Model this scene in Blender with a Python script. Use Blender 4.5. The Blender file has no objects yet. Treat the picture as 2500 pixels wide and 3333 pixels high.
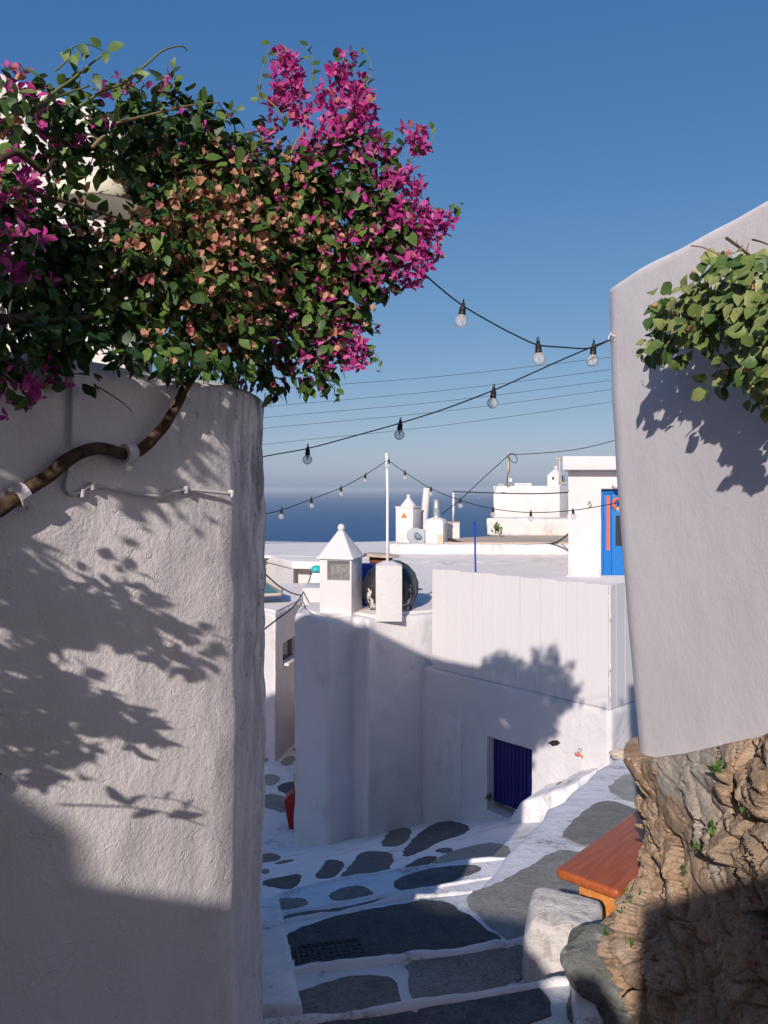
import bpy, bmesh, math, random
import numpy as np
from mathutils import Vector, Matrix, noise
random.seed(7); rng = np.random.default_rng(7)
S = bpy.context.scene
COL = S.collection
R = math.radians

# ------------------------------------------------------------------ camera, light, sky
F, CX, HZ = 2700.0, 1250.0, 1590.0          # focal length and eye-level line of the 2500x3333 photograph
cam = bpy.data.cameras.new('camera'); cam_o = bpy.data.objects.new('camera', cam); COL.objects.link(cam_o)
cam_o.rotation_euler = (R(90), 0, 0)
cam.sensor_fit = 'VERTICAL'; cam.sensor_height = 24.0; cam.lens = F/3333*24
cam.shift_y = -(1666.5-HZ)/3333
cam.clip_start = 0.05; cam.clip_end = 60000
S.camera = cam_o

AZ, EL = R(17), R(25)                        # sun behind the viewer's left shoulder
SUN = Vector((-math.sin(AZ)*math.cos(EL), -math.cos(AZ)*math.cos(EL), math.sin(EL)))
sl = bpy.data.lights.new('sun', 'SUN'); sl.energy = 4.6; sl.angle = R(0.55); sl.color = (1.0, 0.92, 0.845)
so = bpy.data.objects.new('sun', sl); so.rotation_euler = (-SUN).to_track_quat('-Z', 'Y').to_euler(); COL.objects.link(so)

w = bpy.data.worlds.new('World'); S.world = w; w.use_nodes = True
nt = w.node_tree; nt.nodes.clear()
sky = nt.nodes.new('ShaderNodeTexSky'); sky.sky_type = 'NISHITA'; sky.sun_disc = False
sky.sun_elevation = EL; sky.sun_rotation = math.pi + AZ
sky.altitude = 100; sky.air_density = 0.7; sky.dust_density = 0.95; sky.ozone_density = 3.4
bg = nt.nodes.new('ShaderNodeBackground'); bg.inputs['Strength'].default_value = 0.112
wo = nt.nodes.new('ShaderNodeOutputWorld')
tint = nt.nodes.new('ShaderNodeMix'); tint.data_type = 'RGBA'; tint.blend_type = 'MULTIPLY'; tint.inputs[0].default_value = 1; tint.inputs[7].default_value = (.86, 1.03, 1.06, 1)
nt.links.new(sky.outputs[0], tint.inputs[6])
sep = nt.nodes.new('ShaderNodeSeparateColor'); com = nt.nodes.new('ShaderNodeCombineColor'); nt.links.new(tint.outputs[2], sep.inputs[0])
for ch_, (k_, p_) in enumerate(((1.02, 1.08), (.62, .70), (.63, .40))):       # gentler green and blue contrast, as the photograph's hazy sky shows
    pw = nt.nodes.new('ShaderNodeMath'); pw.operation = 'POWER'; pw.inputs[1].default_value = p_
    ml = nt.nodes.new('ShaderNodeMath'); ml.operation = 'MULTIPLY'; ml.inputs[1].default_value = k_*(.112**p_)/.112
    nt.links.new(sep.outputs[ch_], pw.inputs[0]); nt.links.new(pw.outputs[0], ml.inputs[0]); nt.links.new(ml.outputs[0], com.inputs[ch_])
nt.links.new(com.outputs[0], bg.inputs['Color']); nt.links.new(bg.outputs[0], wo.inputs['Surface'])
S.view_settings.view_transform = 'Standard'; S.view_settings.look = 'None'
S.view_settings.exposure = 0; S.view_settings.gamma = 1; S.view_settings.use_curve_mapping = False
S.cycles.use_denoising = True
S.cycles.max_bounces = 8; S.cycles.transparent_max_bounces = 12; S.cycles.volume_bounces = 0

# ------------------------------------------------------------------ materials
def principled(name, col, rough=0.8, spec=0.3, metal=0.0):
    m = bpy.data.materials.new(name); m.use_nodes = True
    b = m.node_tree.nodes['Principled BSDF']
    b.inputs['Base Color'].default_value = (*col, 1); b.inputs['Roughness'].default_value = rough
    b.inputs['Specular IOR Level'].default_value = spec; b.inputs['Metallic'].default_value = metal
    return m, m.node_tree, b
def N(t, kind, **kw):
    n = t.nodes.new(kind)
    for k, v in kw.items():
        if k in n.inputs: n.inputs[k].default_value = v
        else: setattr(n, k, v)
    return n
def ramp(t, src, stops):
    r = t.nodes.new('ShaderNodeValToRGB'); t.links.new(src, r.inputs[0])
    el = r.color_ramp.elements
    while len(el) < len(stops): el.new(0.5)
    for e, (p, c) in zip(el, stops):
        e.position = p; e.color = c if len(c) == 4 else (*c, 1)
    return r.outputs[0]
def mix(t, fac, a, b, mode='MIX'):
    n = t.nodes.new('ShaderNodeMix'); n.data_type = 'RGBA'; n.blend_type = mode
    for sock, v in ((n.inputs[0], fac), (n.inputs[6], a), (n.inputs[7], b)):
        if isinstance(v, (int, float)): sock.default_value = v
        elif isinstance(v, tuple): sock.default_value = (*v, 1) if len(v) == 3 else v
        else: t.links.new(v, sock)
    return n.outputs[2]
def coords(t, scale=(1,1,1)):
    g = t.nodes.new('ShaderNodeNewGeometry'); mp = t.nodes.new('ShaderNodeMapping')
    mp.inputs['Scale'].default_value = scale; t.links.new(g.outputs['Position'], mp.inputs['Vector'])
    return mp.outputs[0]
def noise_n(t, vec, scale, detail=4, rough=.55):
    n = N(t, 'ShaderNodeTexNoise', Scale=scale, Detail=detail, Roughness=rough); t.links.new(vec, n.inputs['Vector']); return n.outputs[0]
def bump_n(t, b, heights):
    prev = None
    for h, dist, st in heights:
        bn = N(t, 'ShaderNodeBump', Strength=st, Distance=dist); t.links.new(h, bn.inputs['Height'])
        if prev: t.links.new(prev, bn.inputs['Normal'])
        prev = bn.outputs[0]
    t.links.new(prev, b.inputs['Normal'])

def plaster(name, col=(.69,.655,.65), stain=.45, stain_col=(.42,.36,.30), fine=1.0, coarse=1.0, cracks=False, sc=1.0):
    m, t, b = principled(name, col, .88, .15)
    v = coords(t); vz = coords(t, (1, 1, .35))
    n1 = noise_n(t, v, 1.3*sc, 5, .6); n2 = noise_n(t, vz, 9*sc, 6, .65); n3 = noise_n(t, v, 70*sc, 4, .6); n4 = noise_n(t, v, 14*sc, 5, .6)
    c = mix(t, ramp(t, n1, [(.35, (0,0,0)), (.7, (1,1,1))]), col, tuple(x*.93 for x in col))
    k = t.nodes.new('ShaderNodeMath'); k.operation = 'MULTIPLY'; t.links.new(n1, k.inputs[0]); t.links.new(n2, k.inputs[1])
    f = ramp(t, k.outputs[0], [(.31, (0,0,0)), (.46, (stain,)*3)])
    c = mix(t, f, c, stain_col)
    if cracks:
        vo = N(t, 'ShaderNodeTexVoronoi', Scale=1.1*sc); vo.feature = 'DISTANCE_TO_EDGE'
        wv = t.nodes.new('ShaderNodeVectorMath'); wv.operation = 'ADD'; nn = N(t, 'ShaderNodeTexNoise', Scale=3*sc, Detail=4)
        t.links.new(v, nn.inputs['Vector']); t.links.new(v, wv.inputs[0]); t.links.new(nn.outputs[1], wv.inputs[1]); t.links.new(wv.outputs[0], vo.inputs['Vector'])
        cm = ramp(t, vo.outputs['Distance'], [(0, (1,1,1)), (.006, (0,0,0))])
        gate = ramp(t, n1, [(.52, (0,0,0)), (.6, (.6,.6,.6))])
        c = mix(t, mix(t, 1.0, cm, gate, 'MULTIPLY'), c, (.3,.26,.22))
    t.links.new(c, b.inputs['Base Color'])
    bump_n(t, b, [(n4, .02*coarse, .5), (n3, .004*fine, .6)])
    return m
M = {}
M['plaster'] = plaster('white_plaster', cracks=False)
M['plaster_old'] = plaster('aged_white_plaster', (.68,.645,.63), .7, (.36,.29,.22), cracks=True)
M['plaster_far'] = plaster('far_white_plaster', (.69,.655,.64), .5, (.45,.36,.28), fine=.5, cracks=False)
M['roof'] = plaster('roof_plaster', (.84,.77,.73), .5, (.40,.32,.26), coarse=.4)
M['roof_brown'] = plaster('dusty_roof', (.56,.45,.36), .5, (.30,.24,.19), coarse=.5)
M['right_wall'] = plaster('smooth_white_plaster', (.76,.715,.725), .10, (.50,.46,.45), fine=.35, coarse=.22)

def left_wall_mat():
    m, t, b = principled('rough_lime_plaster', (.62,.58,.59), .9, .12)
    v = coords(t); vz = coords(t, (1, 1, .28))
    n1 = noise_n(t, v, 1.6, 5, .6); n2 = noise_n(t, vz, 11, 8, .72); n3 = noise_n(t, v, 95, 5, .65)
    n4 = noise_n(t, coords(t, (1.15,1.15,1.0)), 24, 6, .62); n5 = noise_n(t, v, 5, 4, .6)
    c = mix(t, ramp(t, n1, [(.3, (0,0,0)), (.7, (1,1,1))]), (.86,.80,.79), (.79,.74,.735))
    # grey weathering concentrated on the corner
    g = t.nodes.new('ShaderNodeNewGeometry'); sp = t.nodes.new('ShaderNodeSeparateXYZ'); t.links.new(g.outputs['Position'], sp.inputs[0])
    mr = N(t, 'ShaderNodeMapRange'); t.links.new(sp.outputs['Y'], mr.inputs[0])
    mr.inputs[1].default_value = 2.35; mr.inputs[2].default_value = 2.98; mr.inputs[3].default_value = 0; mr.inputs[4].default_value = 1
    mz = N(t, 'ShaderNodeMapRange'); t.links.new(sp.outputs['Z'], mz.inputs[0])
    mz.inputs[1].default_value = -1.3; mz.inputs[2].default_value = .1; mz.inputs[3].default_value = .35; mz.inputs[4].default_value = 1
    gm = t.nodes.new('ShaderNodeMath'); gm.operation = 'MULTIPLY'; t.links.new(mr.outputs[0], gm.inputs[0]); t.links.new(mz.outputs[0], gm.inputs[1])
    w1 = ramp(t, n2, [(.40, (0,0,0)), (.56, (.9,.9,.9))])
    f = mix(t, 1.0, w1, gm.outputs[0], 'MULTIPLY')
    c = mix(t, f, c, (.20,.185,.18))
    pit = ramp(t, noise_n(t, v, 38, 3, .5), [(.62, (0,0,0)), (.68, (.85,.85,.85))])
    c = mix(t, mix(t, 1.0, pit, gm.outputs[0], 'MULTIPLY'), c, (.12,.11,.10))
    t.links.new(c, b.inputs['Base Color'])
    vo = N(t, 'ShaderNodeTexVoronoi', Scale=2.3); vo.feature = 'DISTANCE_TO_EDGE'
    wv = t.nodes.new('ShaderNodeVectorMath'); wv.operation = 'ADD'; nn = N(t, 'ShaderNodeTexNoise', Scale=5, Detail=5)
    t.links.new(v, nn.inputs['Vector']); t.links.new(v, wv.inputs[0]); t.links.new(nn.outputs[1], wv.inputs[1]); t.links.new(wv.outputs[0], vo.inputs['Vector'])
    cr = ramp(t, vo.outputs['Distance'], [(0, (0,0,0)), (.012, (1,1,1))])
    crm = mix(t, ramp(t, n5, [(.5, (0,0,0)), (.58, (1,1,1))]), (1,1,1), cr)
    bump_n(t, b, [(crm, .006, .5), (n5, .020, .3), (n4, .008, .5), (n3, .004, .7)])
    return m
M['left_wall'] = left_wall_mat()

def slab_mat(name, a, bb, spot=(.45,.43,.42)):
    m, t, b = principled(name, a, .85, .25)
    v = coords(t); oi = t.nodes.new('ShaderNodeObjectInfo')
    n1 = noise_n(t, v, 5, 6, .62); n2 = noise_n(t, v, 60, 5, .7); n3 = noise_n(t, v, 140, 2, .5)
    c = mix(t, ramp(t, n1, [(.3, (0,0,0)), (.7, (1,1,1))]), a, bb)
    c = mix(t, ramp(t, n2, [(.35, (.5,.5,.5)), (.6, (0,0,0))]), c, tuple(x*.55 for x in a))
    c = mix(t, ramp(t, n3, [(.72, (0,0,0)), (.78, (.7,.7,.7))]), c, spot)
    hv = N(t, 'ShaderNodeHueSaturation'); t.links.new(c, hv.inputs['Color'])
    mr = N(t, 'ShaderNodeMapRange'); t.links.new(oi.outputs['Random'], mr.inputs[0]); mr.inputs[3].default_value = .82; mr.inputs[4].default_value = 1.18
    t.links.new(mr.outputs[0], hv.inputs['Value'])
    t.links.new(hv.outputs[0], b.inputs['Base Color'])
    bump_n(t, b, [(n1, .02, .5), (n2, .006, .8)])
    return m
M['slab'] = slab_mat('grey_schist', (.27,.255,.235), (.34,.32,.29))
M['slab_dark'] = slab_mat('dark_schist', (.085,.09,.10), (.13,.13,.135))
M['slab_brown'] = slab_mat('brown_schist', (.15,.125,.105), (.20,.18,.16))

def limewash():
    m, t, b = principled('limewashed_grout', (.72,.70,.72), .9, .15)
    v = coords(t)
    n1 = noise_n(t, v, 3, 5, .6); n2 = noise_n(t, v, 22, 8, .75); n3 = noise_n(t, v, 120, 3, .6)
    c = mix(t, ramp(t, n1, [(.35, (0,0,0)), (.65, (1,1,1))]), (.88,.84,.84), (.78,.745,.75))
    k = t.nodes.new('ShaderNodeMath'); k.operation = 'MULTIPLY'; t.links.new(n1, k.inputs[0]); t.links.new(n2, k.inputs[1])
    c = mix(t, ramp(t, k.outputs[0], [(.30, (0,0,0)), (.40, (.75,.75,.75))]), c, (.24,.20,.17))
    c = mix(t, ramp(t, n3, [(.70, (0,0,0)), (.76, (.6,.6,.6))]), c, (.2,.17,.15))
    t.links.new(c, b.inputs['Base Color'])
    bump_n(t, b, [(n1, .05, .5), (n2, .02, .5), (n3, .004, .6)])
    return m
M['lime'] = limewash()
def slab_worn(name, cols, dust, moss=(.10,.10,.08)):
    m, t, b = principled(name, cols[1], .88, .2)
    v = coords(t); oi = t.nodes.new('ShaderNodeObjectInfo')
    n1 = noise_n(t, v, 3.5, 6, .62); n2 = noise_n(t, v, 17, 7, .7); n3 = noise_n(t, v, 75, 5, .75); n4 = noise_n(t, v, 130, 2, .5); n5 = noise_n(t, coords(t, (1,1.6,1)), 8, 8, .75)
    c = ramp(t, n2, [(.3, cols[0]), (.5, cols[1]), (.7, cols[2])])
    c = mix(t, ramp(t, n1, [(.4, (0,0,0)), (.65, (.6,.6,.6))]), c, dust)
    c = mix(t, ramp(t, n3, [(.36, (.7,.7,.7)), (.5, (0,0,0))]), c, tuple(x*.5 for x in cols[0]))
    c = mix(t, ramp(t, n5, [(.62, (0,0,0)), (.68, (.55,.55,.55))]), c, moss)
    c = mix(t, ramp(t, n4, [(.69, (0,0,0)), (.75, (.8,.8,.8))]), c, (.60,.57,.55))
    vo = N(t, 'ShaderNodeTexVoronoi', Scale=2.2); vo.feature = 'DISTANCE_TO_EDGE'; wv = t.nodes.new('ShaderNodeVectorMath'); wv.operation = 'ADD'; nn = N(t, 'ShaderNodeTexNoise', Scale=6, Detail=4)
    t.links.new(v, nn.inputs['Vector']); t.links.new(v, wv.inputs[0]); t.links.new(nn.outputs[1], wv.inputs[1]); t.links.new(wv.outputs[0], vo.inputs['Vector'])
    cr = ramp(t, vo.outputs['Distance'], [(0, (.8,.8,.8)), (.007, (0,0,0))])
    c = mix(t, mix(t, 1.0, cr, ramp(t, n1, [(.5, (0,0,0)), (.56, (1,1,1))]), 'MULTIPLY'), c, tuple(x*.35 for x in cols[0]))
    hv = N(t, 'ShaderNodeHueSaturation'); t.links.new(c, hv.inputs['Color'])
    mr = N(t, 'ShaderNodeMapRange'); t.links.new(oi.outputs['Random'], mr.inputs[0]); mr.inputs[3].default_value = .75; mr.inputs[4].default_value = 1.3
    t.links.new(mr.outputs[0], hv.inputs['Value']); t.links.new(hv.outputs[0], b.inputs['Base Color'])
    bump_n(t, b, [(n1, .03, .5), (n2, .012, .7), (n3, .006, .9)]); return m
M['slab'] = slab_worn('grey_schist', ((.24,.225,.20), (.32,.30,.27), (.38,.36,.33)), (.44,.41,.38), (.22,.20,.17))
M['slab_dark'] = slab_worn('dark_schist', ((.065,.07,.08), (.105,.11,.12), (.15,.15,.155)), (.17,.165,.165), (.06,.065,.06))
M['slab_brown'] = slab_worn('brown_schist', ((.13,.115,.10), (.21,.185,.16), (.29,.26,.23)), (.31,.29,.27), (.07,.07,.05))

def rock_mat(name, a, bb, dark, sc=1.0, lich=None):
    m, t, b = principled(name, a, .9, .2)
    v = coords(t); vs = coords(t, (1,1.2,.6))
    n1 = noise_n(t, v, 4*sc, 6, .62); n2 = noise_n(t, vs, 16*sc, 8, .7); n3 = noise_n(t, v, 80*sc, 5, .7)
    c = mix(t, ramp(t, n1, [(.35, (0,0,0)), (.65, (1,1,1))]), a, bb)
    c = mix(t, ramp(t, n2, [(.36, (.85,.85,.85)), (.5, (0,0,0))]), c, dark)
    c = mix(t, ramp(t, n3, [(.6, (0,0,0)), (.72, (.5,.5,.5))]), c, (.62,.52,.44))
    if lich: c = mix(t, ramp(t, noise_n(t, v, 7*sc, 6, .7), [(.56, (0,0,0)), (.62, (.8,.8,.8))]), c, lich)
    t.links.new(c, b.inputs['Base Color'])
    bump_n(t, b, [(n2, .03/sc, .8), (n3, .008/sc, .9)])
    return m
def N2(t, src, add):
    a = t.nodes.new('ShaderNodeMath'); a.operation = 'ADD'; a.inputs[1].default_value = add; t.links.new(src, a.inputs[0]); return a.outputs[0]
def ochre():
    m, t, b = principled('ochre_rock', (.5,.35,.22), .92, .2)
    v = coords(t); vt = coords(t, (1,1.1,1.1))
    big = noise_n(t, v, 3.2, 5, .6); mid_ = noise_n(t, v, 11, 7, .7); fi = noise_n(t, vt, 34, 8, .75); gr = noise_n(t, v, 150, 4, .7); wh = noise_n(t, vt, 19, 6, .72)
    c = ramp(t, mid_, [(.26, (.34,.21,.13)), (.40, (.60,.40,.25)), (.55, (.76,.53,.36)), (.72, (.80,.66,.51))])
    c = mix(t, ramp(t, big, [(.48, (0,0,0)), (.66, (.6,.6,.6))]), c, (.46,.38,.31))
    c = mix(t, ramp(t, fi, [(.34, (.8,.8,.8)), (.45, (0,0,0))]), c, (.17,.10,.06))
    c = mix(t, ramp(t, wh, [(.60, (0,0,0)), (.68, (.6,.6,.6))]), c, (.74,.68,.61))
    c = mix(t, ramp(t, gr, [(.35, (.5,.5,.5)), (.5, (0,0,0))]), c, (.25,.16,.10))
    sp = t.nodes.new('ShaderNodeSeparateXYZ'); t.links.new(v, sp.inputs[0])      # old render smeared over the rock under the wall corner
    hgt = t.nodes.new('ShaderNodeMath'); hgt.operation = 'MULTIPLY_ADD'; hgt.inputs[1].default_value = -.34; t.links.new(sp.outputs['Y'], hgt.inputs[0]); t.links.new(sp.outputs['Z'], hgt.inputs[2])
    ad = t.nodes.new('ShaderNodeMath'); ad.operation = 'MULTIPLY_ADD'; ad.inputs[1].default_value = .5; t.links.new(noise_n(t, v, 6, 6, .65), ad.inputs[0]); t.links.new(hgt.outputs[0], ad.inputs[2])
    yy = N(t, 'ShaderNodeMapRange'); t.links.new(sp.outputs['Y'], yy.inputs[0]); yy.inputs[1].default_value = 2.42; yy.inputs[2].default_value = 2.62
    mk = mix(t, 1.0, ramp(t, N2(t, ad.outputs[0], 2.6), [(.80, (0,0,0)), (.85, (1,1,1))]), yy.outputs[0], 'MULTIPLY')
    mc = ramp(t, noise_n(t, v, 13, 6, .7), [(.3, (.52,.44,.36)), (.55, (.66,.58,.50)), (.75, (.76,.70,.63))])
    c = mix(t, mk, c, mc)
    t.links.new(c, b.inputs['Base Color']); bump_n(t, b, [(mid_, .05, .7), (fi, .022, 1.0), (gr, .006, 1.0)]); return m
M['rock'] = ochre()
M['stone_green'] = rock_mat('greenish_stone', (.17,.18,.17), (.22,.23,.21), (.11,.11,.11), 1.4, (.42,.38,.34))
M['stone_white'] = rock_mat('whitewashed_stone', (.66,.62,.60), (.74,.70,.68), (.42,.36,.31), 1.2)
M['mortar'] = rock_mat('grey_mortar', (.56,.51,.47), (.62,.57,.52), (.42,.36,.31), 2.0)

def leafy(name, c1, c2, c3, rough=.42, trans=.25, spec=.5, bumpy=0):
    m, t, b = principled(name, c1, rough, spec)
    g = t.nodes.new('ShaderNodeNewGeometry'); oi = t.nodes.new('ShaderNodeObjectInfo')
    a = t.nodes.new('ShaderNodeMath'); a.operation = 'ADD'; fr = t.nodes.new('ShaderNodeMath'); fr.operation = 'FRACT'
    t.links.new(g.outputs['Random Per Island'], a.inputs[0]); t.links.new(oi.outputs['Random'], a.inputs[1]); t.links.new(a.outputs[0], fr.inputs[0])
    c = ramp(t, fr.outputs[0], [(0, c1), (.55, c2), (1, c3)])
    nv = noise_n(t, coords(t), 60, 3, .6)
    c = mix(t, ramp(t, nv, [(.4, (0,0,0)), (.7, (.35,.35,.35))]), c, tuple(x*.6 for x in c1))
    t.links.new(c, b.inputs['Base Color'])
    if bumpy: bump_n(t, b, [(noise_n(t, coords(t), 120, 3, .6), .003, bumpy)])
    if trans:
        tr = t.nodes.new('ShaderNodeBsdfTranslucent'); t.links.new(c, tr.inputs['Color'])
        mx = t.nodes.new('ShaderNodeMixShader'); mx.inputs[0].default_value = trans
        out = t.nodes['Material Output']
        t.links.new(b.outputs[0], mx.inputs[1]); t.links.new(tr.outputs[0], mx.inputs[2]); t.links.new(mx.outputs[0], out.inputs['Surface'])
    return m
M['leaf'] = leafy('dark_green_leaf', (.018,.048,.014), (.05,.115,.024), (.15,.235,.05), .46, .16, .35)
M['leaf_vine'] = leafy('olive_green_leaf', (.06,.12,.03), (.19,.25,.07), (.32,.34,.13), .42, .15, .35, .4)
M['magenta'] = leafy('magenta_bract', (.46,.03,.24), (.60,.07,.34), (.72,.20,.46), .55, .35, .25, .3)
M['peach'] = leafy('dried_peach_bract', (.60,.30,.16), (.72,.45,.29), (.62,.30,.22), .7, .35, .2, .5)
M['pinkish'] = leafy('faded_pink_bract', (.60,.16,.22), (.62,.24,.24), (.64,.32,.25), .6, .35, .2, .4)
M['flower_eye'] = principled('cream_floret', (.75,.62,.42), .6)[0]
def bark():
    m, t, b = principled('brown_bark', (.12,.075,.05), .9, .2)
    v = coords(t); n = noise_n(t, coords(t, (1,1,1)), 28, 7, .7)
    c = ramp(t, n, [(.3, (.03,.018,.013)), (.55, (.10,.062,.04)), (.75, (.19,.13,.085))]); t.links.new(c, b.inputs['Base Color'])
    bump_n(t, b, [(n, .012, .9)]); return m
M['bark'] = bark()
M['twig'] = principled('pale_twig', (.26,.17,.09), .8)[0]
M['green_twig'] = principled('green_twig', (.16,.17,.06), .7)[0]
M['cable_white'] = principled('painted_cable', (.60,.57,.58), .6)[0]
M['black_rubber'] = principled('black_rubber', (.012,.012,.014), .5, .4)[0]
M['wire_dark'] = principled('dark_wire', (.03,.035,.045), .6)[0]
M['steel'] = principled('galvanised_steel', (.45,.47,.48), .45, .5, .6)[0]
M['steel_painted'] = principled('grey_painted_steel', (.40,.43,.45), .5)[0]
M['motor'] = principled('blue_grey_motor', (.18,.25,.30), .5)[0]
M['white_metal'] = principled('white_painted_metal', (.78,.76,.75), .5)[0]
M['cream'] = principled('cream_enamel', (.72,.68,.55), .45)[0]
M['filament'] = principled('brass_ring', (.75,.42,.22), .4, .5, .5)[0]
M['flue'] = rock_mat('mottled_flue', (.34,.31,.28), (.10,.09,.08), (.03,.03,.03), 3.0)  # mottled grey with near-black bits
M['iron'] = principled('cast_iron', (.055,.055,.06), .7, .4)[0]
M['red'] = principled('dark_red_plastic', (.30,.02,.015), .5)[0]
M['teal'] = principled('teal_plastic', (.02,.42,.40), .4)[0]
M['orange'] = principled('orange_red_paint', (.80,.13,.06), .6)[0]
M['terracotta'] = principled('terracotta', (.55,.20,.06), .8)[0]
M['rust_brown'] = principled('rust_brown', (.20,.06,.03), .8)[0]
M['dark'] = principled('opening_shade', (.02,.02,.022), .7)[0]  # near-black stands in for the shade inside openings
M['hose'] = principled('black_hose', (.02,.02,.02), .5)[0]
def glass():
    m = bpy.data.materials.new('clear_bulb_glass'); m.use_nodes = True; t = m.node_tree; t.nodes.clear()
    gl = N(t, 'ShaderNodeBsdfGlossy', Roughness=.03); tr = t.nodes.new('ShaderNodeBsdfTransparent'); tr.inputs[0].default_value = (.93,.95,.96,1)
    di = N(t, 'ShaderNodeBsdfDiffuse'); di.inputs[0].default_value = (.8,.8,.8,1)
    fr = t.nodes.new('ShaderNodeLayerWeight'); fr.inputs[0].default_value = .14
    m1 = t.nodes.new('ShaderNodeMixShader'); m2 = t.nodes.new('ShaderNodeMixShader'); m2.inputs[0].default_value = .30
    o = t.nodes.new('ShaderNodeOutputMaterial')
    t.links.new(fr.outputs['Fresnel'], m1.inputs[0]); t.links.new(tr.outputs[0], m1.inputs[1]); t.links.new(gl.outputs[0], m1.inputs[2])
    t.links.new(m1.outputs[0], m2.inputs[1]); t.links.new(di.outputs[0], m2.inputs[2]); t.links.new(m2.outputs[0], o.inputs[0]); return m
M['glass'] = glass()
M['window_glass'] = principled('dark_window_glass', (.03,.035,.04), .08, .6)[0]
M['green_glass'] = principled('dusty_green_glass', (.10,.20,.17), .25, .5)[0]
def painted_wood(name, col, worn, amt=.5, rough=.5, sc=1, streak=.85):
    m, t, b = principled(name, col, rough, .35)
    vz = coords(t, (6*sc, 6*sc, .5)); n = noise_n(t, vz, 5, 6, .6); n2 = noise_n(t, coords(t, (3,3,.35)), 16, 5, .75)
    c = mix(t, ramp(t, n, [(.3, (0,0,0)), (.7, (1,1,1))]), col, tuple(x*streak for x in col))
    c = mix(t, ramp(t, n2, [(.66, (0,0,0)), (.70, (amt,)*3)]), c, worn)
    t.links.new(c, b.inputs['Base Color']); bump_n(t, b, [(n, .0015, .3 if streak < .9 else .05)]); return m
M['fence'] = painted_wood('white_painted_planks', (.70,.665,.66), (.55,.5,.48), .12, streak=.965)
M['navy'] = painted_wood('navy_painted_boards', (.018,.014,.16), (.45,.42,.5), .55)
M['azure'] = painted_wood('azure_painted_wood', (.01,.17,.52), (.4,.5,.6), .1)
M['blue_post'] = painted_wood('blue_painted_post', (.02,.05,.38), (.3,.3,.4), .4)
def bench_wood():
    m, t, b = principled('varnished_pine', (.38,.10,.03), .42, .3)
    tc = t.nodes.new('ShaderNodeTexCoord'); mp = t.nodes.new('ShaderNodeMapping'); mp.inputs['Scale'].default_value = (1.2, 14, 14); t.links.new(tc.outputs['Object'], mp.inputs['Vector'])
    n = noise_n(t, mp.outputs[0], 3, 6, .6); n2 = noise_n(t, tc.outputs['Object'], 2.2, 3, .5)
    c = ramp(t, n, [(.3, (.29,.063,.020)), (.55, (.40,.102,.032)), (.75, (.47,.14,.045))])
    vo = N(t, 'ShaderNodeTexVoronoi', Scale=3.1); t.links.new(tc.outputs['Object'], vo.inputs['Vector'])
    c = mix(t, ramp(t, vo.outputs['Distance'], [(.03, (.8,.8,.8)), (.09, (0,0,0))]), c, (.16,.035,.015))
    t.links.new(c, b.inputs['Base Color']); bump_n(t, b, [(n, .002, .3)])
    b.inputs['Coat Weight'].default_value = .12; b.inputs['Coat Roughness'].default_value = .2; return m
M['bench'] = bench_wood()
M['bench_leg'] = M['bench'].copy(); M['bench_leg'].name = 'golden_pine'
for nd in M['bench_leg'].node_tree.nodes:
    if nd.type == 'VALTORGB' and len(nd.color_ramp.elements) == 3:
        for e, c in zip(nd.color_ramp.elements, [(.50,.17,.04,1), (.60,.23,.06,1), (.66,.28,.09,1)]): e.color = c
def tank_mat():
    m, t, b = principled('black_tank_plastic', (.022,.024,.026), .35, .5)
    v = coords(t); n = noise_n(t, coords(t, (1,1,.5)), 7, 6, .65)
    sp = t.nodes.new('ShaderNodeSeparateXYZ'); t.links.new(v, sp.inputs[0])
    mr = N(t, 'ShaderNodeMapRange'); t.links.new(sp.outputs['Z'], mr.inputs[0]); mr.inputs[1].default_value = -1.15; mr.inputs[2].default_value = -1.75; mr.inputs[3].default_value = 0; mr.inputs[4].default_value = .30
    a = t.nodes.new('ShaderNodeMath'); a.operation = 'ADD'; t.links.new(n, a.inputs[0]); t.links.new(mr.outputs[0], a.inputs[1])
    c = mix(t, ramp(t, a.outputs[0], [(.76, (0,0,0)), (.775, (1,1,1))]), (.022,.024,.026), (.62,.55,.50))
    t.links.new(c, b.inputs['Base Color']); return m
M['tank'] = tank_mat()
def sea_mat():
    m, t, b = principled('sea_water', (.008,.045,.13), .6, .10)
    v = coords(t); n = noise_n(t, coords(t, (1,.5,1)), .08, 6, .65); n2 = noise_n(t, v, .012, 4, .6)
    c = mix(t, n2, (.002,.085,.22), (.004,.105,.26)); t.links.new(c, b.inputs['Base Color'])
    bump_n(t, b, [(n, 6.0, .9)]); return m
M['sea'] = sea_mat()
M['hill'] = rock_mat('dry_hillside', (.20,.16,.10), (.26,.21,.14), (.07,.08,.04), .05)

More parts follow.
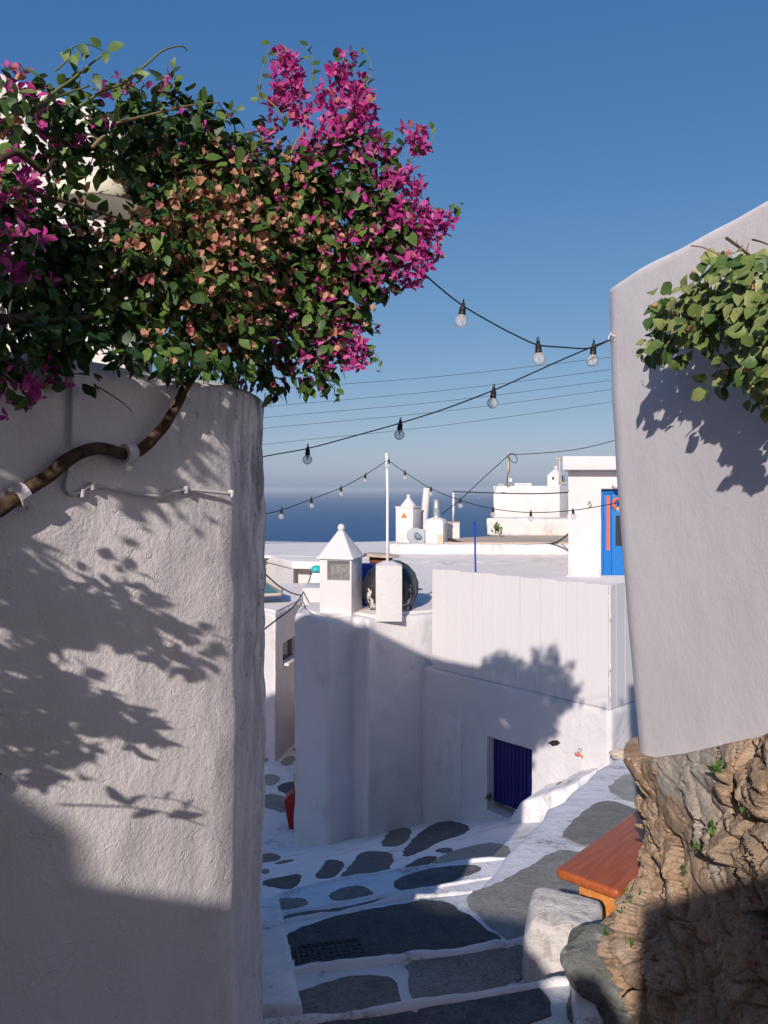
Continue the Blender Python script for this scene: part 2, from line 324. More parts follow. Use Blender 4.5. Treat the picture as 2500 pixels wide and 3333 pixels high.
# ------------------------------------------------------------------ helpers
def P(u, v, y): return Vector(((u-CX)/F*y, y, (HZ-v)/F*y))
def on_abc(u, v, a, b=0.0, c=0.0):                # the sight line's hit with the surface z = a + b x + c y
    U, V = (u-CX)/F, (v-HZ)/F
    y = a/(-V - b*U - c); return Vector((U*y, y, -V*y))
def Y_of(v, z): return z*F/(HZ-v)
def X_of(u, y): return (u-CX)/F*y
def link(name, me, parent=None, mat=None):
    o = bpy.data.objects.new(name, me); COL.objects.link(o)
    if parent is not None: o.parent = parent
    if mat is not None and not me.materials: me.materials.append(M[mat] if isinstance(mat, str) else mat)
    return o
def tag(o, label=None, cat=None, group=None, kind=None):
    if label: o['label'] = label
    if cat: o['category'] = cat
    if group: o['group'] = group
    if kind: o['kind'] = kind
    return o
def thing(name, label, cat, loc=(0,0,0), group=None, rz=0):
    o = bpy.data.objects.new(name, None); COL.objects.link(o); o.location = loc; o.rotation_euler = (0,0,rz)
    o.empty_display_size = .1
    return tag(o, label, cat, group)
def keep(o, parent):                              # parent without moving
    o.parent = parent; o.matrix_parent_inverse = Matrix.Translation(-Vector(parent.location)) if parent.rotation_euler[2] == 0 else (Matrix.Translation(parent.location) @ Matrix.Rotation(parent.rotation_euler[2], 4, 'Z')).inverted()
    return o
class MB:
    def __init__(s): s.v = []; s.f = []; s.m = []
    def add(s, vs, fs, mi=0):
        o = len(s.v); s.v += [tuple(v) for v in vs]; s.f += [tuple(i+o for i in f) for f in fs]; s.m += [mi]*len(fs); return s
    def box(s, x0, x1, y0, y1, z0, z1, mi=0):
        vs = [(x,y,z) for z in (z0,z1) for y in (y0,y1) for x in (x0,x1)]
        return s.add(vs, [(0,2,3,1),(4,5,7,6),(0,1,5,4),(2,6,7,3),(0,4,6,2),(1,3,7,5)], mi)
    def obox(s, c, ax, ay, az, mi=0):             # centre and three half axes
        c, ax, ay, az = map(Vector, (c, ax, ay, az))
        vs = [c + ax*i + ay*j + az*k for k in (-1,1) for j in (-1,1) for i in (-1,1)]
        return s.add(vs, [(0,2,3,1),(4,5,7,6),(0,1,5,4),(2,6,7,3),(0,4,6,2),(1,3,7,5)], mi)
    def prism(s, pts, z0, z1, mi=0):              # footprint, counter-clockwise
        n = len(pts); zt = z1 if hasattr(z1, '__len__') else [z1]*n; zb = z0 if hasattr(z0, '__len__') else [z0]*n
        vs = [(p[0],p[1],zb[i]) for i, p in enumerate(pts)] + [(p[0],p[1],zt[i]) for i, p in enumerate(pts)]
        return s.add(vs, [tuple(range(n-1,-1,-1)), tuple(range(n,2*n))] + [(i,(i+1)%n,(i+1)%n+n,i+n) for i in range(n)], mi)
    def tube(s, pts, r, seg=8, mi=0, cap=True):
        pts = [Vector(p) for p in pts]; n = len(pts); rr = r if hasattr(r, '__len__') else [r]*n
        vs = []; up = Vector((0,0,1)); prev = None
        for i, p in enumerate(pts):
            d = (pts[min(i+1,n-1)] - pts[max(i-1,0)]).normalized()
            if prev is None:
                a = d.cross(up if abs(d.z) < .9 else Vector((1,0,0))).normalized()
            else: a = (prev - d*prev.dot(d)).normalized()
            prev = a; b = d.cross(a)
            for k in range(seg):
                t = 2*math.pi*k/seg; vs.append(p + (a*math.cos(t)+b*math.sin(t))*rr[i])
        fs = [(i*seg+k, i*seg+(k+1)%seg, (i+1)*seg+(k+1)%seg, (i+1)*seg+k) for i in range(n-1) for k in range(seg)]
        if cap: fs += [tuple(range(seg-1,-1,-1)), tuple(range((n-1)*seg, n*seg))]
        return s.add(vs, fs, mi)
    def lathe(s, prof, c=(0,0,0), seg=20, mi=0, axis=None):
        c = Vector(c); vs = []; q = Vector((0,0,1)).rotation_difference(Vector(axis)) if axis is not None else None
        for r, z in prof:
            for k in range(seg):
                t = 2*math.pi*k/seg; p = Vector((r*math.cos(t), r*math.sin(t), z))
                vs.append(c + (q @ p if q else p))
        n = len(prof)
        fs = [(i*seg+k, i*seg+(k+1)%seg, (i+1)*seg+(k+1)%seg, (i+1)*seg+k) for i in range(n-1) for k in range(seg)]
        fs += [tuple(range(seg-1,-1,-1)), tuple(range((n-1)*seg, n*seg))]
        return s.add(vs, fs, mi)
    def build(s, name, mat, parent=None, smooth=False, bevel=0, segs=2, auto=None):
        me = bpy.data.meshes.new(name); me.from_pydata(s.v, [], s.f)
        mats = mat if isinstance(mat, (list, tuple)) else [mat]
        for k in mats: me.materials.append(M[k])
        me.polygons.foreach_set('material_index', s.m)
        bm = bmesh.new(); bm.from_mesh(me); bmesh.ops.remove_doubles(bm, verts=bm.verts, dist=1e-5); bmesh.ops.recalc_face_normals(bm, faces=bm.faces)
        if bevel:
            es = [e for e in bm.edges if len(e.link_faces) == 2 and e.calc_face_angle(0) > .5]
            bmesh.ops.bevel(bm, geom=es, offset=bevel, segments=segs, profile=.6, affect='EDGES', clamp_overlap=True)
        bm.to_mesh(me); bm.free()
        if smooth or bevel:
            me.polygons.foreach_set('use_smooth', [True]*len(me.polygons))
            if not (smooth and auto is None): me.set_sharp_from_angle(angle=auto or R(24))
        me.update()
        return link(name, me, parent)
clouds = bpy.data.textures.new('hand_plastered', 'CLOUDS'); clouds.noise_scale = .35
clouds2 = bpy.data.textures.new('hand_plastered_fine', 'CLOUDS'); clouds2.noise_scale = .12
def soften(o, voxel=.05, amp=.02, amp2=0, smooth=2):
    """turn crisp masonry into hand-plastered masonry: voxel remesh, smoothing, slight swelling"""
    md = o.modifiers.new('r', 'REMESH'); md.mode = 'VOXEL'; md.voxel_size = voxel; md.use_smooth_shade = True
    if smooth: sm = o.modifiers.new('s', 'SMOOTH'); sm.iterations = smooth; sm.factor = .5
    if amp: d = o.modifiers.new('d', 'DISPLACE'); d.texture = clouds; d.texture_coords = 'GLOBAL'; d.strength = amp; d.mid_level = .5
    if amp2: d = o.modifiers.new('e', 'DISPLACE'); d.texture = clouds2; d.texture_coords = 'GLOBAL'; d.strength = amp2; d.mid_level = .5
    dg = bpy.context.evaluated_depsgraph_get(); ev = o.evaluated_get(dg)
    me = bpy.data.meshes.new_from_object(ev); o.modifiers.clear(); old = o.data; nm = old.name; o.data = me
    bpy.data.meshes.remove(old); me.name = nm
    me.polygons.foreach_set('use_smooth', [True]*len(me.polygons)); return o
def cut(o, cutters):
    for c in cutters:
        md = o.modifiers.new('b', 'BOOLEAN'); md.operation = 'DIFFERENCE'; md.solver = 'EXACT'; md.object = c
    dg = bpy.context.evaluated_depsgraph_get(); me = bpy.data.meshes.new_from_object(o.evaluated_get(dg))
    o.modifiers.clear(); o.data = me
    for c in cutters: bpy.data.objects.remove(c)
    return o
def smooth_path(pts, n=6):
    pts = [Vector(p) for p in pts]; out = []
    for i in range(len(pts)-1):
        p0, p1, p2, p3 = pts[max(i-1,0)], pts[i], pts[i+1], pts[min(i+2,len(pts)-1)]
        for k in range(n):
            t = k/n; out.append(.5*((2*p1) + (p2-p0)*t + (2*p0-5*p1+4*p2-p3)*t*t + (3*p1-p0-3*p2+p3)*t**3))
    return out + [pts[-1]]
def chaikin(pts, it=2):
    for _ in range(it):
        q = []
        for i in range(len(pts)):
            a, b = pts[i], pts[(i+1)%len(pts)]; q += [a*.75+b*.25, a*.25+b*.75]
        pts = q
    return pts
def jit(p, s, a): return Vector((noise.noise(p*s), noise.noise(p*s+Vector((7,3,1))), noise.noise(p*s+Vector((2,9,5)))))*a
def area2(p): return sum(p[i].x*p[(i+1)%len(p)].y - p[(i+1)%len(p)].x*p[i].y for i in range(len(p)))

def leaf_field(fn, n): pass

# ================================================================== THE SETTING
# sea, hillside and lower ground
me = MB().add([(-30000,60,-70),(30000,60,-70),(30000,30000,-70),(-30000,30000,-70)], [(0,1,2,3)]).build('sea', 'sea'); tag(me, kind='structure')
def hillside():
    m = MB(); nx, ny = 40, 40; vs = []
    for j in range(ny+1):
        for i in range(nx+1):
            x = -60 + 120*i/nx; y = -25 + 125*(j/ny)
            z = -6.3 + (0 if y < 20 else -(y-20)*.95) + noise.noise(Vector((x*.08, y*.08, 0)))*.8*(1 if y > 26 else 0)
            if y < -8: z += 0
            vs.append((x, y, z))
    fs = [(j*(nx+1)+i, j*(nx+1)+i+1, (j+1)*(nx+1)+i+1, (j+1)*(nx+1)+i) for j in range(ny) for i in range(nx)]
    o = m.add(vs, fs).build('hillside', 'hill', smooth=True); tag(o, kind='structure')
hillside()

# ---- planes of the ground
LP = (-1.848, 0.0, -.114)                       # landing and upper path
LOW = (-4.67 + .19*1.08 + .31*10.6, .19, -.31)  # lower slope down to the lane
def zof(pl, x, y): return pl[0] + pl[1]*x + pl[2]*y
def ground_prism(name, xy, pl, depth, mat='lime', bevel=.03, wob=.02, bottom=None):
    pts = [Vector((p[0], p[1], 0)) for p in xy]
    if area2(pts) < 0: pts.reverse()
    dens = []
    for i in range(len(pts)):
        a, b = pts[i], pts[(i+1)%len(pts)]; k = max(1, int((b-a).length/.12)); k = min(k, 60)
        dens += [a.lerp(b, q/k) for q in range(k)]
    dens = [p + Vector((noise.noise(p*3), noise.noise(p*3+Vector((5,5,5))), 0))*wob for p in dens]
    bm = bmesh.new()
    top = [bm.verts.new((p.x, p.y, zof(pl, p.x, p.y))) for p in dens]
    bot = [bm.verts.new((p.x, p.y, (bottom if bottom is not None else zof(pl, p.x, p.y)-depth))) for p in dens]
    n = len(dens); ft = bm.faces.new(top)
    for i in range(n): bm.faces.new((top[i], bot[i], bot[(i+1)%n], top[(i+1)%n]))
    bmesh.ops.recalc_face_normals(bm, faces=bm.faces)
    es = list(ft.edges)
    if bevel: bmesh.ops.bevel(bm, geom=es, offset=bevel, segments=4, profile=.5, affect='EDGES', clamp_overlap=True)
    me = bpy.data.meshes.new(name); bm.to_mesh(me); bm.free()
    me.polygons.foreach_set('use_smooth', [True]*len(me.polygons)); me.set_sharp_from_angle(angle=R(60))
    o = link(name, me, None, mat); tag(o, kind='structure'); return o
def slab(parent, px, pl, mat='slab', lift=.007, jitter=.02, it=1, hmax=None):
    pts = [on_abc(u, v, *pl) for u, v in px]
    return slab3(parent, pts, pl, mat, lift, jitter, it)
def slab3(parent, pts, pl, mat, lift=.007, jitter=.012, it=2):
    if area2(pts) < 0: pts.reverse()
    cc_ = sum(pts, Vector())/len(pts); pts = chaikin([cc_+(p-cc_)*1.07+jit(p, 5, .03) for p in pts], it); den = []
    for i in range(len(pts)):
        a, b = pts[i], pts[(i+1)%len(pts)]; k = max(1, int((b-a).length/.03)); den += [a.lerp(b, q/k) for q in range(k)]
    out = []
    for p in den:
        j = jit(p, 7, jitter) + jit(p, 22, jitter*.5) + jit(p, 60, jitter*.3); out.append(Vector((p.x+j.x, p.y+j.y, zof(pl, p.x+j.x, p.y+j.y))))
    bm = bmesh.new(); n = len(out); c = sum(out, Vector())/n
    rings = []
    for sc, dz in ((1.0, -.03), (1.0, lift*.3), (.985, lift)):
        rings.append([bm.verts.new((c.x+(p.x-c.x)*sc, c.y+(p.y-c.y)*sc, zof(pl, c.x+(p.x-c.x)*sc, c.y+(p.y-c.y)*sc)+dz)) for p in out])
    for a, b in zip(rings, rings[1:]):
        for i in range(n): bm.faces.new((a[i], a[(i+1)%n], b[(i+1)%n], b[i]))
    bm.faces.new(rings[-1])
    me = bpy.data.meshes.new('paving_slab'); bm.to_mesh(me); bm.free()
    return link('paving_slab', me, parent, mat)
def c3(pts): return [(850+x/1.952, 2550+y/1.952) for x, y in pts]
def c4(pts): return [(1650+x/1.952, 2350+y/1.952) for x, y in pts]
def c1(pts): return [(850+x/2.552, 2000+y/2.552) for x, y in pts]

# stair treads seen from above: every tread's far edge is a curve traced on its own level
Z0, Z1, Z3, Z4 = -2.0, -2.2, -2.60, -2.88
C0 = [on_abc(u, v, Z0) for u, v in [(560,3372),(855,3332),(1127,3303),(1362,3267),(1700,3211),(1800,3190),(1900,3178),(2300,3100)]]
C1 = [on_abc(u, v, Z1) for u, v in [(600,3205),(855,3172),(1106,3139),(1260,3119),(1465,3101),(1700,3057),(1900,3020),(2060,3000)]]
C2 = [on_abc(u, v, *LP) for u, v in [(700,3040),(891,3001),(1106,2965),(1296,2924),(1439,2909),(1536,2898)]]
C3 = [on_abc(u, v, Z3) for u, v in [(700,2990),(891,2970),(1004,2955),(1132,2932),(1291,2903),(1362,2893),(1485,2870),(1620,2850)]]
C4 = [on_abc(u, v, Z4) for u, v in [(700,2975),(850,2932),(978,2888),(1096,2862),(1296,2829),(1511,2801),(1680,2790)]]
EDGE = [on_abc(u, v, *LP) for u, v in [(1560,2880),(1600,2840),(1634,2800),(1663,2760),(1687,2735),(1721,2711),(1745,2680),(1784,2629),(1832,2605),(1861,2571),(1904,2543),(1938,2505),(1991,2480),(2010,2468)]]
xy = lambda L: [(p.x, p.y) for p in L]
step0 = ground_prism('stone_step', [(-1.6,1.9)] + xy(C0) + [(2.2,1.9)], (Z0,0,0), .5)
step1 = ground_prism('stone_step', xy(C0)[::-1] and [(C0[0].x, C0[0].y-.15)] + xy(C1) + [(1.7,C1[-1].y-1.0),(1.5,2.7)] , (Z1,0,0), .6)
path = ground_prism('path', [(C1[0].x, C1[0].y-.2)] + [(C2[0].x-.1,C2[0].y)] + xy(C2) + xy(EDGE) + [(2.5,9.15),(4.6,9.15),(4.6,3.2),(1.5,3.0),(.5,3.45)], LP, 0, bottom=-5.2, bevel=.05, wob=.03)
step2 = ground_prism('stone_step', [(C2[0].x,C2[0].y-.25)] + xy(C3) + [(C3[-1].x+.2, C3[-1].y-.9)], (Z3,0,0), .7)
step3 = ground_prism('stone_step', [(C3[0].x,C3[0].y-.3)] + xy(C4) + [(C4[-1].x+.3, C4[-1].y-1.2)], (Z4,0,0), .8)
court = ground_prism('courtyard', [(-3.2,5.4),(-3.2,11.65),(-.7,11.65),(3.2,11.65),(3.2,5.6)], LOW, .8, bevel=0, wob=0)
LANE = (-5.02, 0, 0)
lane = ground_prism('lane', [(-4.5,11.5),(-4.5,21),(-.2,21),(-.2,11.5)], LANE, .8, bevel=0, wob=0)
# ground and steps behind the viewer
back = ground_prism('upper_steps', [(-2.2,-6),(-2.2,1.25),(2.2,1.25),(2.2,-6)], (-1.6,0,0), 3.5, mat='slab_dark')
ground_prism('stone_step', [(-2.2,1.2),(-2.2,1.95),(2.2,1.95),(2.2,1.2)], (-1.8,0,0), 3)

# paving slabs, traced where they lie
SL = [
 (step0, c3([(1000,1420),(1250,1370),(1659,1320),(1800,1300),(1850,1540),(1000,1560)]), (Z0,0,0), 'slab_dark'),
 (step0, c3([(30,1560),(500,1500),(940,1440),(940,1600),(30,1700)]), (Z0,0,0), 'slab_dark'),
 (step1, c3([(-120,1420),(10,1385),(200,1340),(420,1285),(600,1240),(750,1235),(810,1265),(850,1330),(860,1400),(700,1440),(400,1490),(100,1530),(-120,1550)]), (Z1,0,0), 'slab_brown'),
 (step1, c3([(940,1130),(1200,1095),(1500,1060),(1640,1030),(1665,1100),(1665,1250),(1400,1300),(1150,1350),(1000,1375),(960,1300)]), (Z1,0,0), 'slab_brown'),
 (path, c3([(170,980),(300,905),(600,835),(850,785),(1000,755),(1120,758),(1220,800),(1350,900),(1500,1010),(1340,1050),(1000,1110),(640,1150),(600,1200),(300,1260),(170,1240)]), LP, 'slab_dark'),
 (path, c3([(1310,745),(1360,700),(1500,650),(1659,560),(1800,470),(1880,440),(1950,440),(2050,470),(2060,640),(2100,700),(1810,860),(1760,1000),(1640,1000),(1560,960),(1400,840)]), LP, 'slab'),
 (path, c4([(350,720),(420,640),(500,560),(580,518),(660,508),(760,540),(840,570),(800,640),(640,720),(500,785),(420,755)]), LP, 'slab'),
 (path, c4([(655,425),(715,362),(800,322),(900,305),(980,320),(1000,420),(960,500),(840,520),(720,480)]), LP, 'slab'),
 (path, c4([(860,250),(900,215),(960,200),(1050,215),(1040,260),(950,275)]), LP, 'slab'),
 (step2, c3([(125,870),(150,845),(300,820),(550,780),(800,735),(820,745),(600,795),(300,850)]), (Z3,0,0), 'slab_brown'),
 (step3, c3([(60,765),(130,745),(270,730),(300,745),(298,770),(200,790),(90,803)]), (Z4,0,0), 'slab_brown'),
 (step3, c3([(440,715),(520,680),(640,650),(700,670),(720,700),(600,725),(460,748)]), (Z4,0,0), 'slab_brown'),
 (step3, c3([(872,610),(1000,570),(1150,540),(1320,520),(1370,535),(1378,560),(1250,600),(1150,650),(1000,672),(880,672)]), (Z4,0,0), 'slab_dark'),
 (court, c3([(340,600),(390,530),(420,490),(470,490),(530,510),(500,560),(450,600)]), LOW, 'slab_dark'),
 (court, c3([(495,605),(560,540),(610,490),(610,455),(680,435),(780,440),(845,460),(800,560),(680,590)]), LOW, 'slab_dark'),
 (court, c3([(760,395),(800,330),(820,290),(880,280),(950,295),(920,370),(860,400)]), LOW, 'slab_brown'),
 (court, c3([(915,460),(915,420),(960,370),(1020,310),(1100,260),(1180,243),(1280,260),(1320,290),(1260,330),(1120,370),(1000,440)]), LOW, 'slab_dark'),
 (court, c3([(900,545),(980,490),(1050,465),(1130,470),(1040,530),(990,545)]), LOW, 'slab_dark'),
 (court, c3([(1085,515),(1180,450),(1300,410),(1450,380),(1530,390),(1585,430),(1560,470),(1400,485),(1250,500)]), LOW, 'slab'),
 (court, c3([(1108,432),(1140,415),(1190,413),(1220,428),(1170,445)]), LOW, 'slab_dark'),
 (court, c3([(10,640),(20,620),(160,590),(250,575),(235,640),(180,675),(60,650)]), LOW, 'slab_dark'),
 (court, c3([(0,560),(10,545),(50,545),(55,570),(20,575)]), LOW, 'slab_brown'),
 (court, c3([(0,455),(60,445),(115,460),(110,485),(30,500),(-20,500)]), LOW, 'slab_brown'),
 (court, c3([(85,510),(140,490),(205,485),(190,498),(120,512)]), LOW, 'slab_brown'),
 (court, c3([(55,385),(90,360),(150,355),(168,375),(140,395),(70,400)]), LOW, 'slab_dark'),
 (court, c3([(75,425),(110,408),(170,403),(160,415),(100,425)]), LOW, 'slab_brown'),
 (court, c3([(20,355),(80,335),(145,320),(140,332),(60,352)]), LOW, 'slab_brown'),
 (court, c3([(-20,320),(-10,270),(60,258),(140,290),(110,315),(20,335)]), LOW, 'slab'),
 (court, c3([(370,560),(380,520),(400,500)]), LOW, 'slab_dark'),
 (lane, c1([(245,1695),(270,1650),(340,1600),(400,1600),(400,1690),(310,1720)]), LANE, 'slab_dark'),
 (lane, c1([(-20,1560),(60,1490),(170,1510),(290,1565),(280,1590),(190,1650),(80,1610),(-20,1590)]), LANE, 'slab'),
 (lane, c1([(120,1450),(200,1395),(330,1395),(400,1430),(330,1480),(250,1505)]), LANE, 'slab_dark'),
 (lane, c1([(-20,1370),(40,1330),(120,1330),(165,1370),(90,1425),(10,1400)]), LANE, 'slab'),
 (lane, c1([(150,1240),(220,1175),(295,1185),(230,1265)]), LANE, 'slab'),
 (lane, c1([(280,1290),(320,1250),(400,1250),(400,1310)]), LANE, 'slab_brown'),
 (lane, c1([(255,1130),(290,1095),(380,1100),(350,1150)]), LANE, 'slab_dark'),
 (lane, c1([(-60,1240),(0,1190),(60,1200),(0,1260)]), LANE, 'slab'),
]
for par, px, pl, mt in SL:
    if len(px) > 3: slab(par, px, pl, mt)

# thick limewashed lips along the step edges
for par, crv, zz, rr in ((step0, C0, None, .030), (step1, C1, None, .032), (path, C2, None, .026), (step2, C3, None, .020), (step3, C4, None, .024)):
    sm = smooth_path(crv, 14); rads = [rr*(1+.35*noise.noise(p*5)+.18*noise.noise(p*17)) for p in sm]
    sm = [p + Vector((0, -.016 + noise.noise(p*4)*.014, -.010 + noise.noise(p*9)*.007)) for p in sm]
    MB().tube(sm, rads, 12).build('step_lip', 'lime', par, smooth=True)
# white plinth at the foot of the left wall
pl_ = MB().prism([(-.9,3.2),(-.32,3.25),(-.40,3.7),(-.48,4.1),(-.60,4.75),(-.72,4.95),(-1.2,4.9)], -3.0, [-2.0,-2.02,-2.1,-2.2,-2.32,-2.4,-2.35]).build('plaster_plinth', 'lime')
soften(pl_, .025, .03, .01); tag(pl_, 'low lumpy whitewashed plinth at the foot of the shaded left wall', 'plinth')

# ================================================================== LEFT WALL
B0 = Vector((-.515, 2.6)); WL = Vector((-.6, -.8)); NLW = Vector((.8, -.6))
def left_wall():
    prof = [(B0 + WL*t) for t in np.linspace(5.2, .06, 210)]
    a, b_ = B0 + WL*.06, B0 + Vector((.03,.06))
    for k in range(1, 8):
        q = k/8; prof.append(a*(1-q)**2 + B0*2*q*(1-q) + b_*q*q)
    e = Vector((-.436, 2.985))
    for k in range(0, 16): prof.append(b_.lerp(e, k/16))
    for k in range(0, 10):
        q = k/10; prof.append(e*(1-q)**2 + Vector((-.428,3.06))*2*q*(1-q) + Vector((-.47,3.14))*q*q)
    for k in range(0, 26): prof.append(Vector((-.47,3.14)).lerp(Vector((-.70,4.5)), k/25))
    prof.append(Vector((-3.6,4.6))); prof.append(Vector((-4.4,-.9)))
    zs = list(np.linspace(-3.2, .31, 180)) + [.33, .345]
    vs = []; n = len(prof)
    for z in zs:
        for i, p in enumerate(prof):
            t = prof[min(i+1,n-1)] - prof[max(i-1,0)]; nn = Vector((t.y, -t.x)).normalized()
            q = Vector((p.x, p.y, z))
            d = noise.noise(q*1.7)*.022 + noise.noise(q*6)*.007 + noise.noise(Vector((q.x*15,q.y*15,q.z*6)))*.0025
            corner = math.exp(-((p - Vector((-.44,2.98))).length/.12)**2)
            d += corner*(noise.noise(q*14)*.008 - abs(noise.noise(q*30))*.006)
            if i >= n-2: d = 0
            ins = 0
            if z > .31: ins = .02 if z < .34 else .05
            vs.append((p.x + nn.x*(d-ins), p.y + nn.y*(d-ins), z + (noise.noise(Vector((p.x*3,p.y*3,0)))*.02 if z > .3 else 0)))
    m = MB(); nz = len(zs)
    fs = [(j*n+i, j*n+(i+1)%n, (j+1)*n+(i+1)%n, (j+1)*n+i) for j in range(nz-1) for i in range(n)]
    fs.append(tuple(range((nz-1)*n, nz*n)))
    o = m.add(vs, fs).build('plaster_wall', 'left_wall', smooth=True)
    o.data.set_sharp_from_angle(angle=R(70))
    tag(o, 'tall rough plastered wall filling the left side, dappled with leaf shadows', 'wall')
    return o
lw = left_wall()
def LWP(u, v, off=0.0):                           # point at a given stand-off from the left wall's main face
    U = (u-CX)/F; y = (B0.dot(NLW) + off)/(U*NLW.x + NLW.y); return Vector((U*y, y, (HZ-v)/F*y))
# gable wall of the house above, behind the bougainvillea
g = MB().prism([(-7,3.45),(-1.22,3.45),(-1.22,3.75),(-7,3.75)], -1.0, [1.72,1.42,1.42,1.72])
g = MB()
prof = [(-7.5,2.0),(-4.6,2.2),(-3.5,2.30),(-2.66,2.02),(-1.29,1.45),(-.99,1.33),(-.92,1.28),(-.89,1.1),(-.88,.2)]
vs = [(x,2.92,z) for x,z in prof] + [(-7.5,2.92,.1)]; k = len(vs); vs += [(x,3.22,z) for x,_,z in vs]
g.add(vs, [tuple(range(k)), tuple(range(2*k-1,k-1,-1))] + [(i,(i+1)%k,(i+1)%k+k,i+k) for i in range(k)])
gw = g.build('gable_wall', 'plaster_old'); soften(gw, .03, .03, .01); tag(gw, 'white gable wall rising behind the bougainvillea at top left', 'wall')

# bougainvillea trunk, clamps, cables
def tube_obj(name, pts, r, mat, parent=None, seg=8, n=6):
    return MB().tube(smooth_path(pts, n), r if not callable(r) else [r(i/(len(pts)*n-n)) for i in range((len(pts)-1)*n+1)], seg).build(name, mat, parent, smooth=True)
bou = thing('bougainvillea', 'large bougainvillea with magenta and dried peach flowers spilling over the left wall', 'bougainvillea', (-1.0, 1.9, -.05))
trunk_px = [(-260,1850,.03),(-120,1740,.03),(0,1655,.03),(80,1600,.03),(150,1555,.03),(220,1500,.035),(290,1466,.035),(350,1462,.03),(420,1475,.03),(470,1452,.03),(530,1395,.035),(575,1320,.025),(610,1250,.02),(650,1190,.02),(680,1150,.02)]
tp = [LWP(u, v, o_) for u, v, o_ in trunk_px]
sp_ = smooth_path(tp, 10)
rad = [.0195*(1-.28*i/len(sp_))*(1+.12*noise.noise(p*14)) for i, p in enumerate(sp_)]
tr = MB().tube([p + jit(p, 12, .006) for p in sp_], rad, 14).build('trunk', 'bark', None, smooth=True); keep(tr, bou)
for u, v in ((65,1607),(418,1473)):
    c = LWP(u, v, .03); i = min(range(len(sp_)), key=lambda k: (sp_[k]-c).length); p = sp_[i]; d = (sp_[i+1]-sp_[i-1]).normalized()
    m = MB(); m.lathe([(.022,-.014),(.027,-.015),(.027,.015),(.022,.014)], p, 16, 0, d)
    side = d.cross(Vector((NLW.x,NLW.y,0))).normalized()
    m.obox(p+side*.037, d*.013, Vector((NLW.x,NLW.y,0))*.002, side*.010); m.tube([p+side*.040, p+side*.040+Vector((NLW.x,NLW.y,0))*.008], .004, 8)
    o = m.build('pipe_clamp', 'cable_white'); tag(o, 'white pipe clamp around the trunk, ' + ('near the left edge' if u < 100 else 'beside the dark bend of the branch'), 'clamp', 'clamps holding the trunk to the wall')
for nm, pts, lab, r in (
    ('conduit', [(236,1130),(234,1250),(233,1350),(231,1480)], 'vertical painted conduit running down the left wall behind the leaves', .0062),
    ('cable', [(231,1480),(222,1530),(213,1570),(216,1595),(235,1608),(262,1600),(300,1582),(380,1592),(450,1608),(520,1614),(560,1603),(605,1594),(680,1600),(755,1607)], 'white painted cable looping across the left wall below the trunk', .0052)):
    o = tube_obj(nm, [LWP(u, v, .012) for u, v in pts], r, 'cable_white'); tag(o, lab, nm)
    if nm == 'cable':
        for u, v in ((298,1582),(603,1594),(752,1606),(265,1605)):
            p = LWP(u, v, .012); cc = MB().obox(p, Vector((WL.x,WL.y,0))*.004, Vector((NLW.x,NLW.y,0))*.010, Vector((0,0,.011))).build('cable_clip', 'cable_white', o, bevel=.002)

# the round cream lamp hidden among the leaves
lp = P(330, 645, 2.70)
lamp = thing('wall_lamp', 'round cream enamel lamp shade half buried in the bougainvillea', 'lamp', lp)
MB().lathe([(.02,.075),(.06,.07),(.10,.058),(.128,.035),(.137,0),(.137,-.028),(.132,-.032),(.125,-.02),(.11,.0),(.02,.01)], (0,0,0), 36).build('lamp_shade', 'cream', lamp, smooth=True)
MB().tube([(0,0,.07),(0,.1,.12),(-.05,.5,.14),(-.1,1.0,.12)], .011, 8).build('arm', 'cream', lamp, smooth=True)

# ================================================================== RIGHT WALL on its rock
def right_wall():
    # face runs toward the viewer; the edge drifts right as it goes down
    zs = np.linspace(-1.13, .775, 110); ts = list(np.linspace(0, 3.6, 150)); m = MB(); vs = []
    def off(z): return .117*max(0, (.78-z)/1.83)**1.5
    prof = [Vector((2.6,3.75)), Vector((1.8,3.6)), Vector((1.2,3.48)), Vector((1.02,3.34)), Vector((.93,3.30)), Vector((.892,3.27)), Vector((.881,3.235))]
    prof += [Vector((.88+.183*t, 3.2-.98*t)) for t in ts[1:]] + [Vector((2.6,-.3))]
    n = len(prof)
    for z in zs:
        for i, p in enumerate(prof):
            q = Vector((p.x,p.y,z)); t = prof[min(i+1,n-1)] - prof[max(i-1,0)]; nn = Vector((t.y,-t.x)).normalized()
            d = noise.noise(q*1.1)*.009 + noise.noise(q*5)*.002
            if i in (0, n-1): d = 0
            vs.append((p.x + off(z) + nn.x*d, p.y + nn.y*d, z + (noise.noise(Vector((p.x*4,p.y*4,3)))*.012 if z > .77 else 0)))
    fs = [(j*n+i, j*n+(i+1)%n, (j+1)*n+(i+1)%n, (j+1)*n+i) for j in range(len(zs)-1) for i in range(n)]
    # rounded coping
    base = (len(zs)-1)*n; 
    for k, (ins, dz) in enumerate(((.006,.012),(.02,.022),(.05,.028),(.3,.03))):
        for i, p in enumerate(prof):
            t = prof[min(i+1,n-1)] - prof[max(i-1,0)]; nn = Vector((t.y,-t.x)).normalized()
            vs.append((p.x - nn.x*ins, p.y - nn.y*ins, .775+dz+noise.noise(Vector((p.x*4,p.y*4,3)))*.012))
        o_ = (len(zs)+k)*n
        fs += [(o_-n+i, o_-n+(i+1)%n, o_+(i+1)%n, o_+i) for i in range(n)]
    fs.append(tuple(range(len(vs)-n, len(vs))))
    o = m.add(vs, fs).build('house_wall', 'right_wall', smooth=True); o.data.set_sharp_from_angle(angle=R(70))
    tag(o, 'smooth white house wall on the right standing on the ochre rock', 'wall'); return o
rw = right_wall()
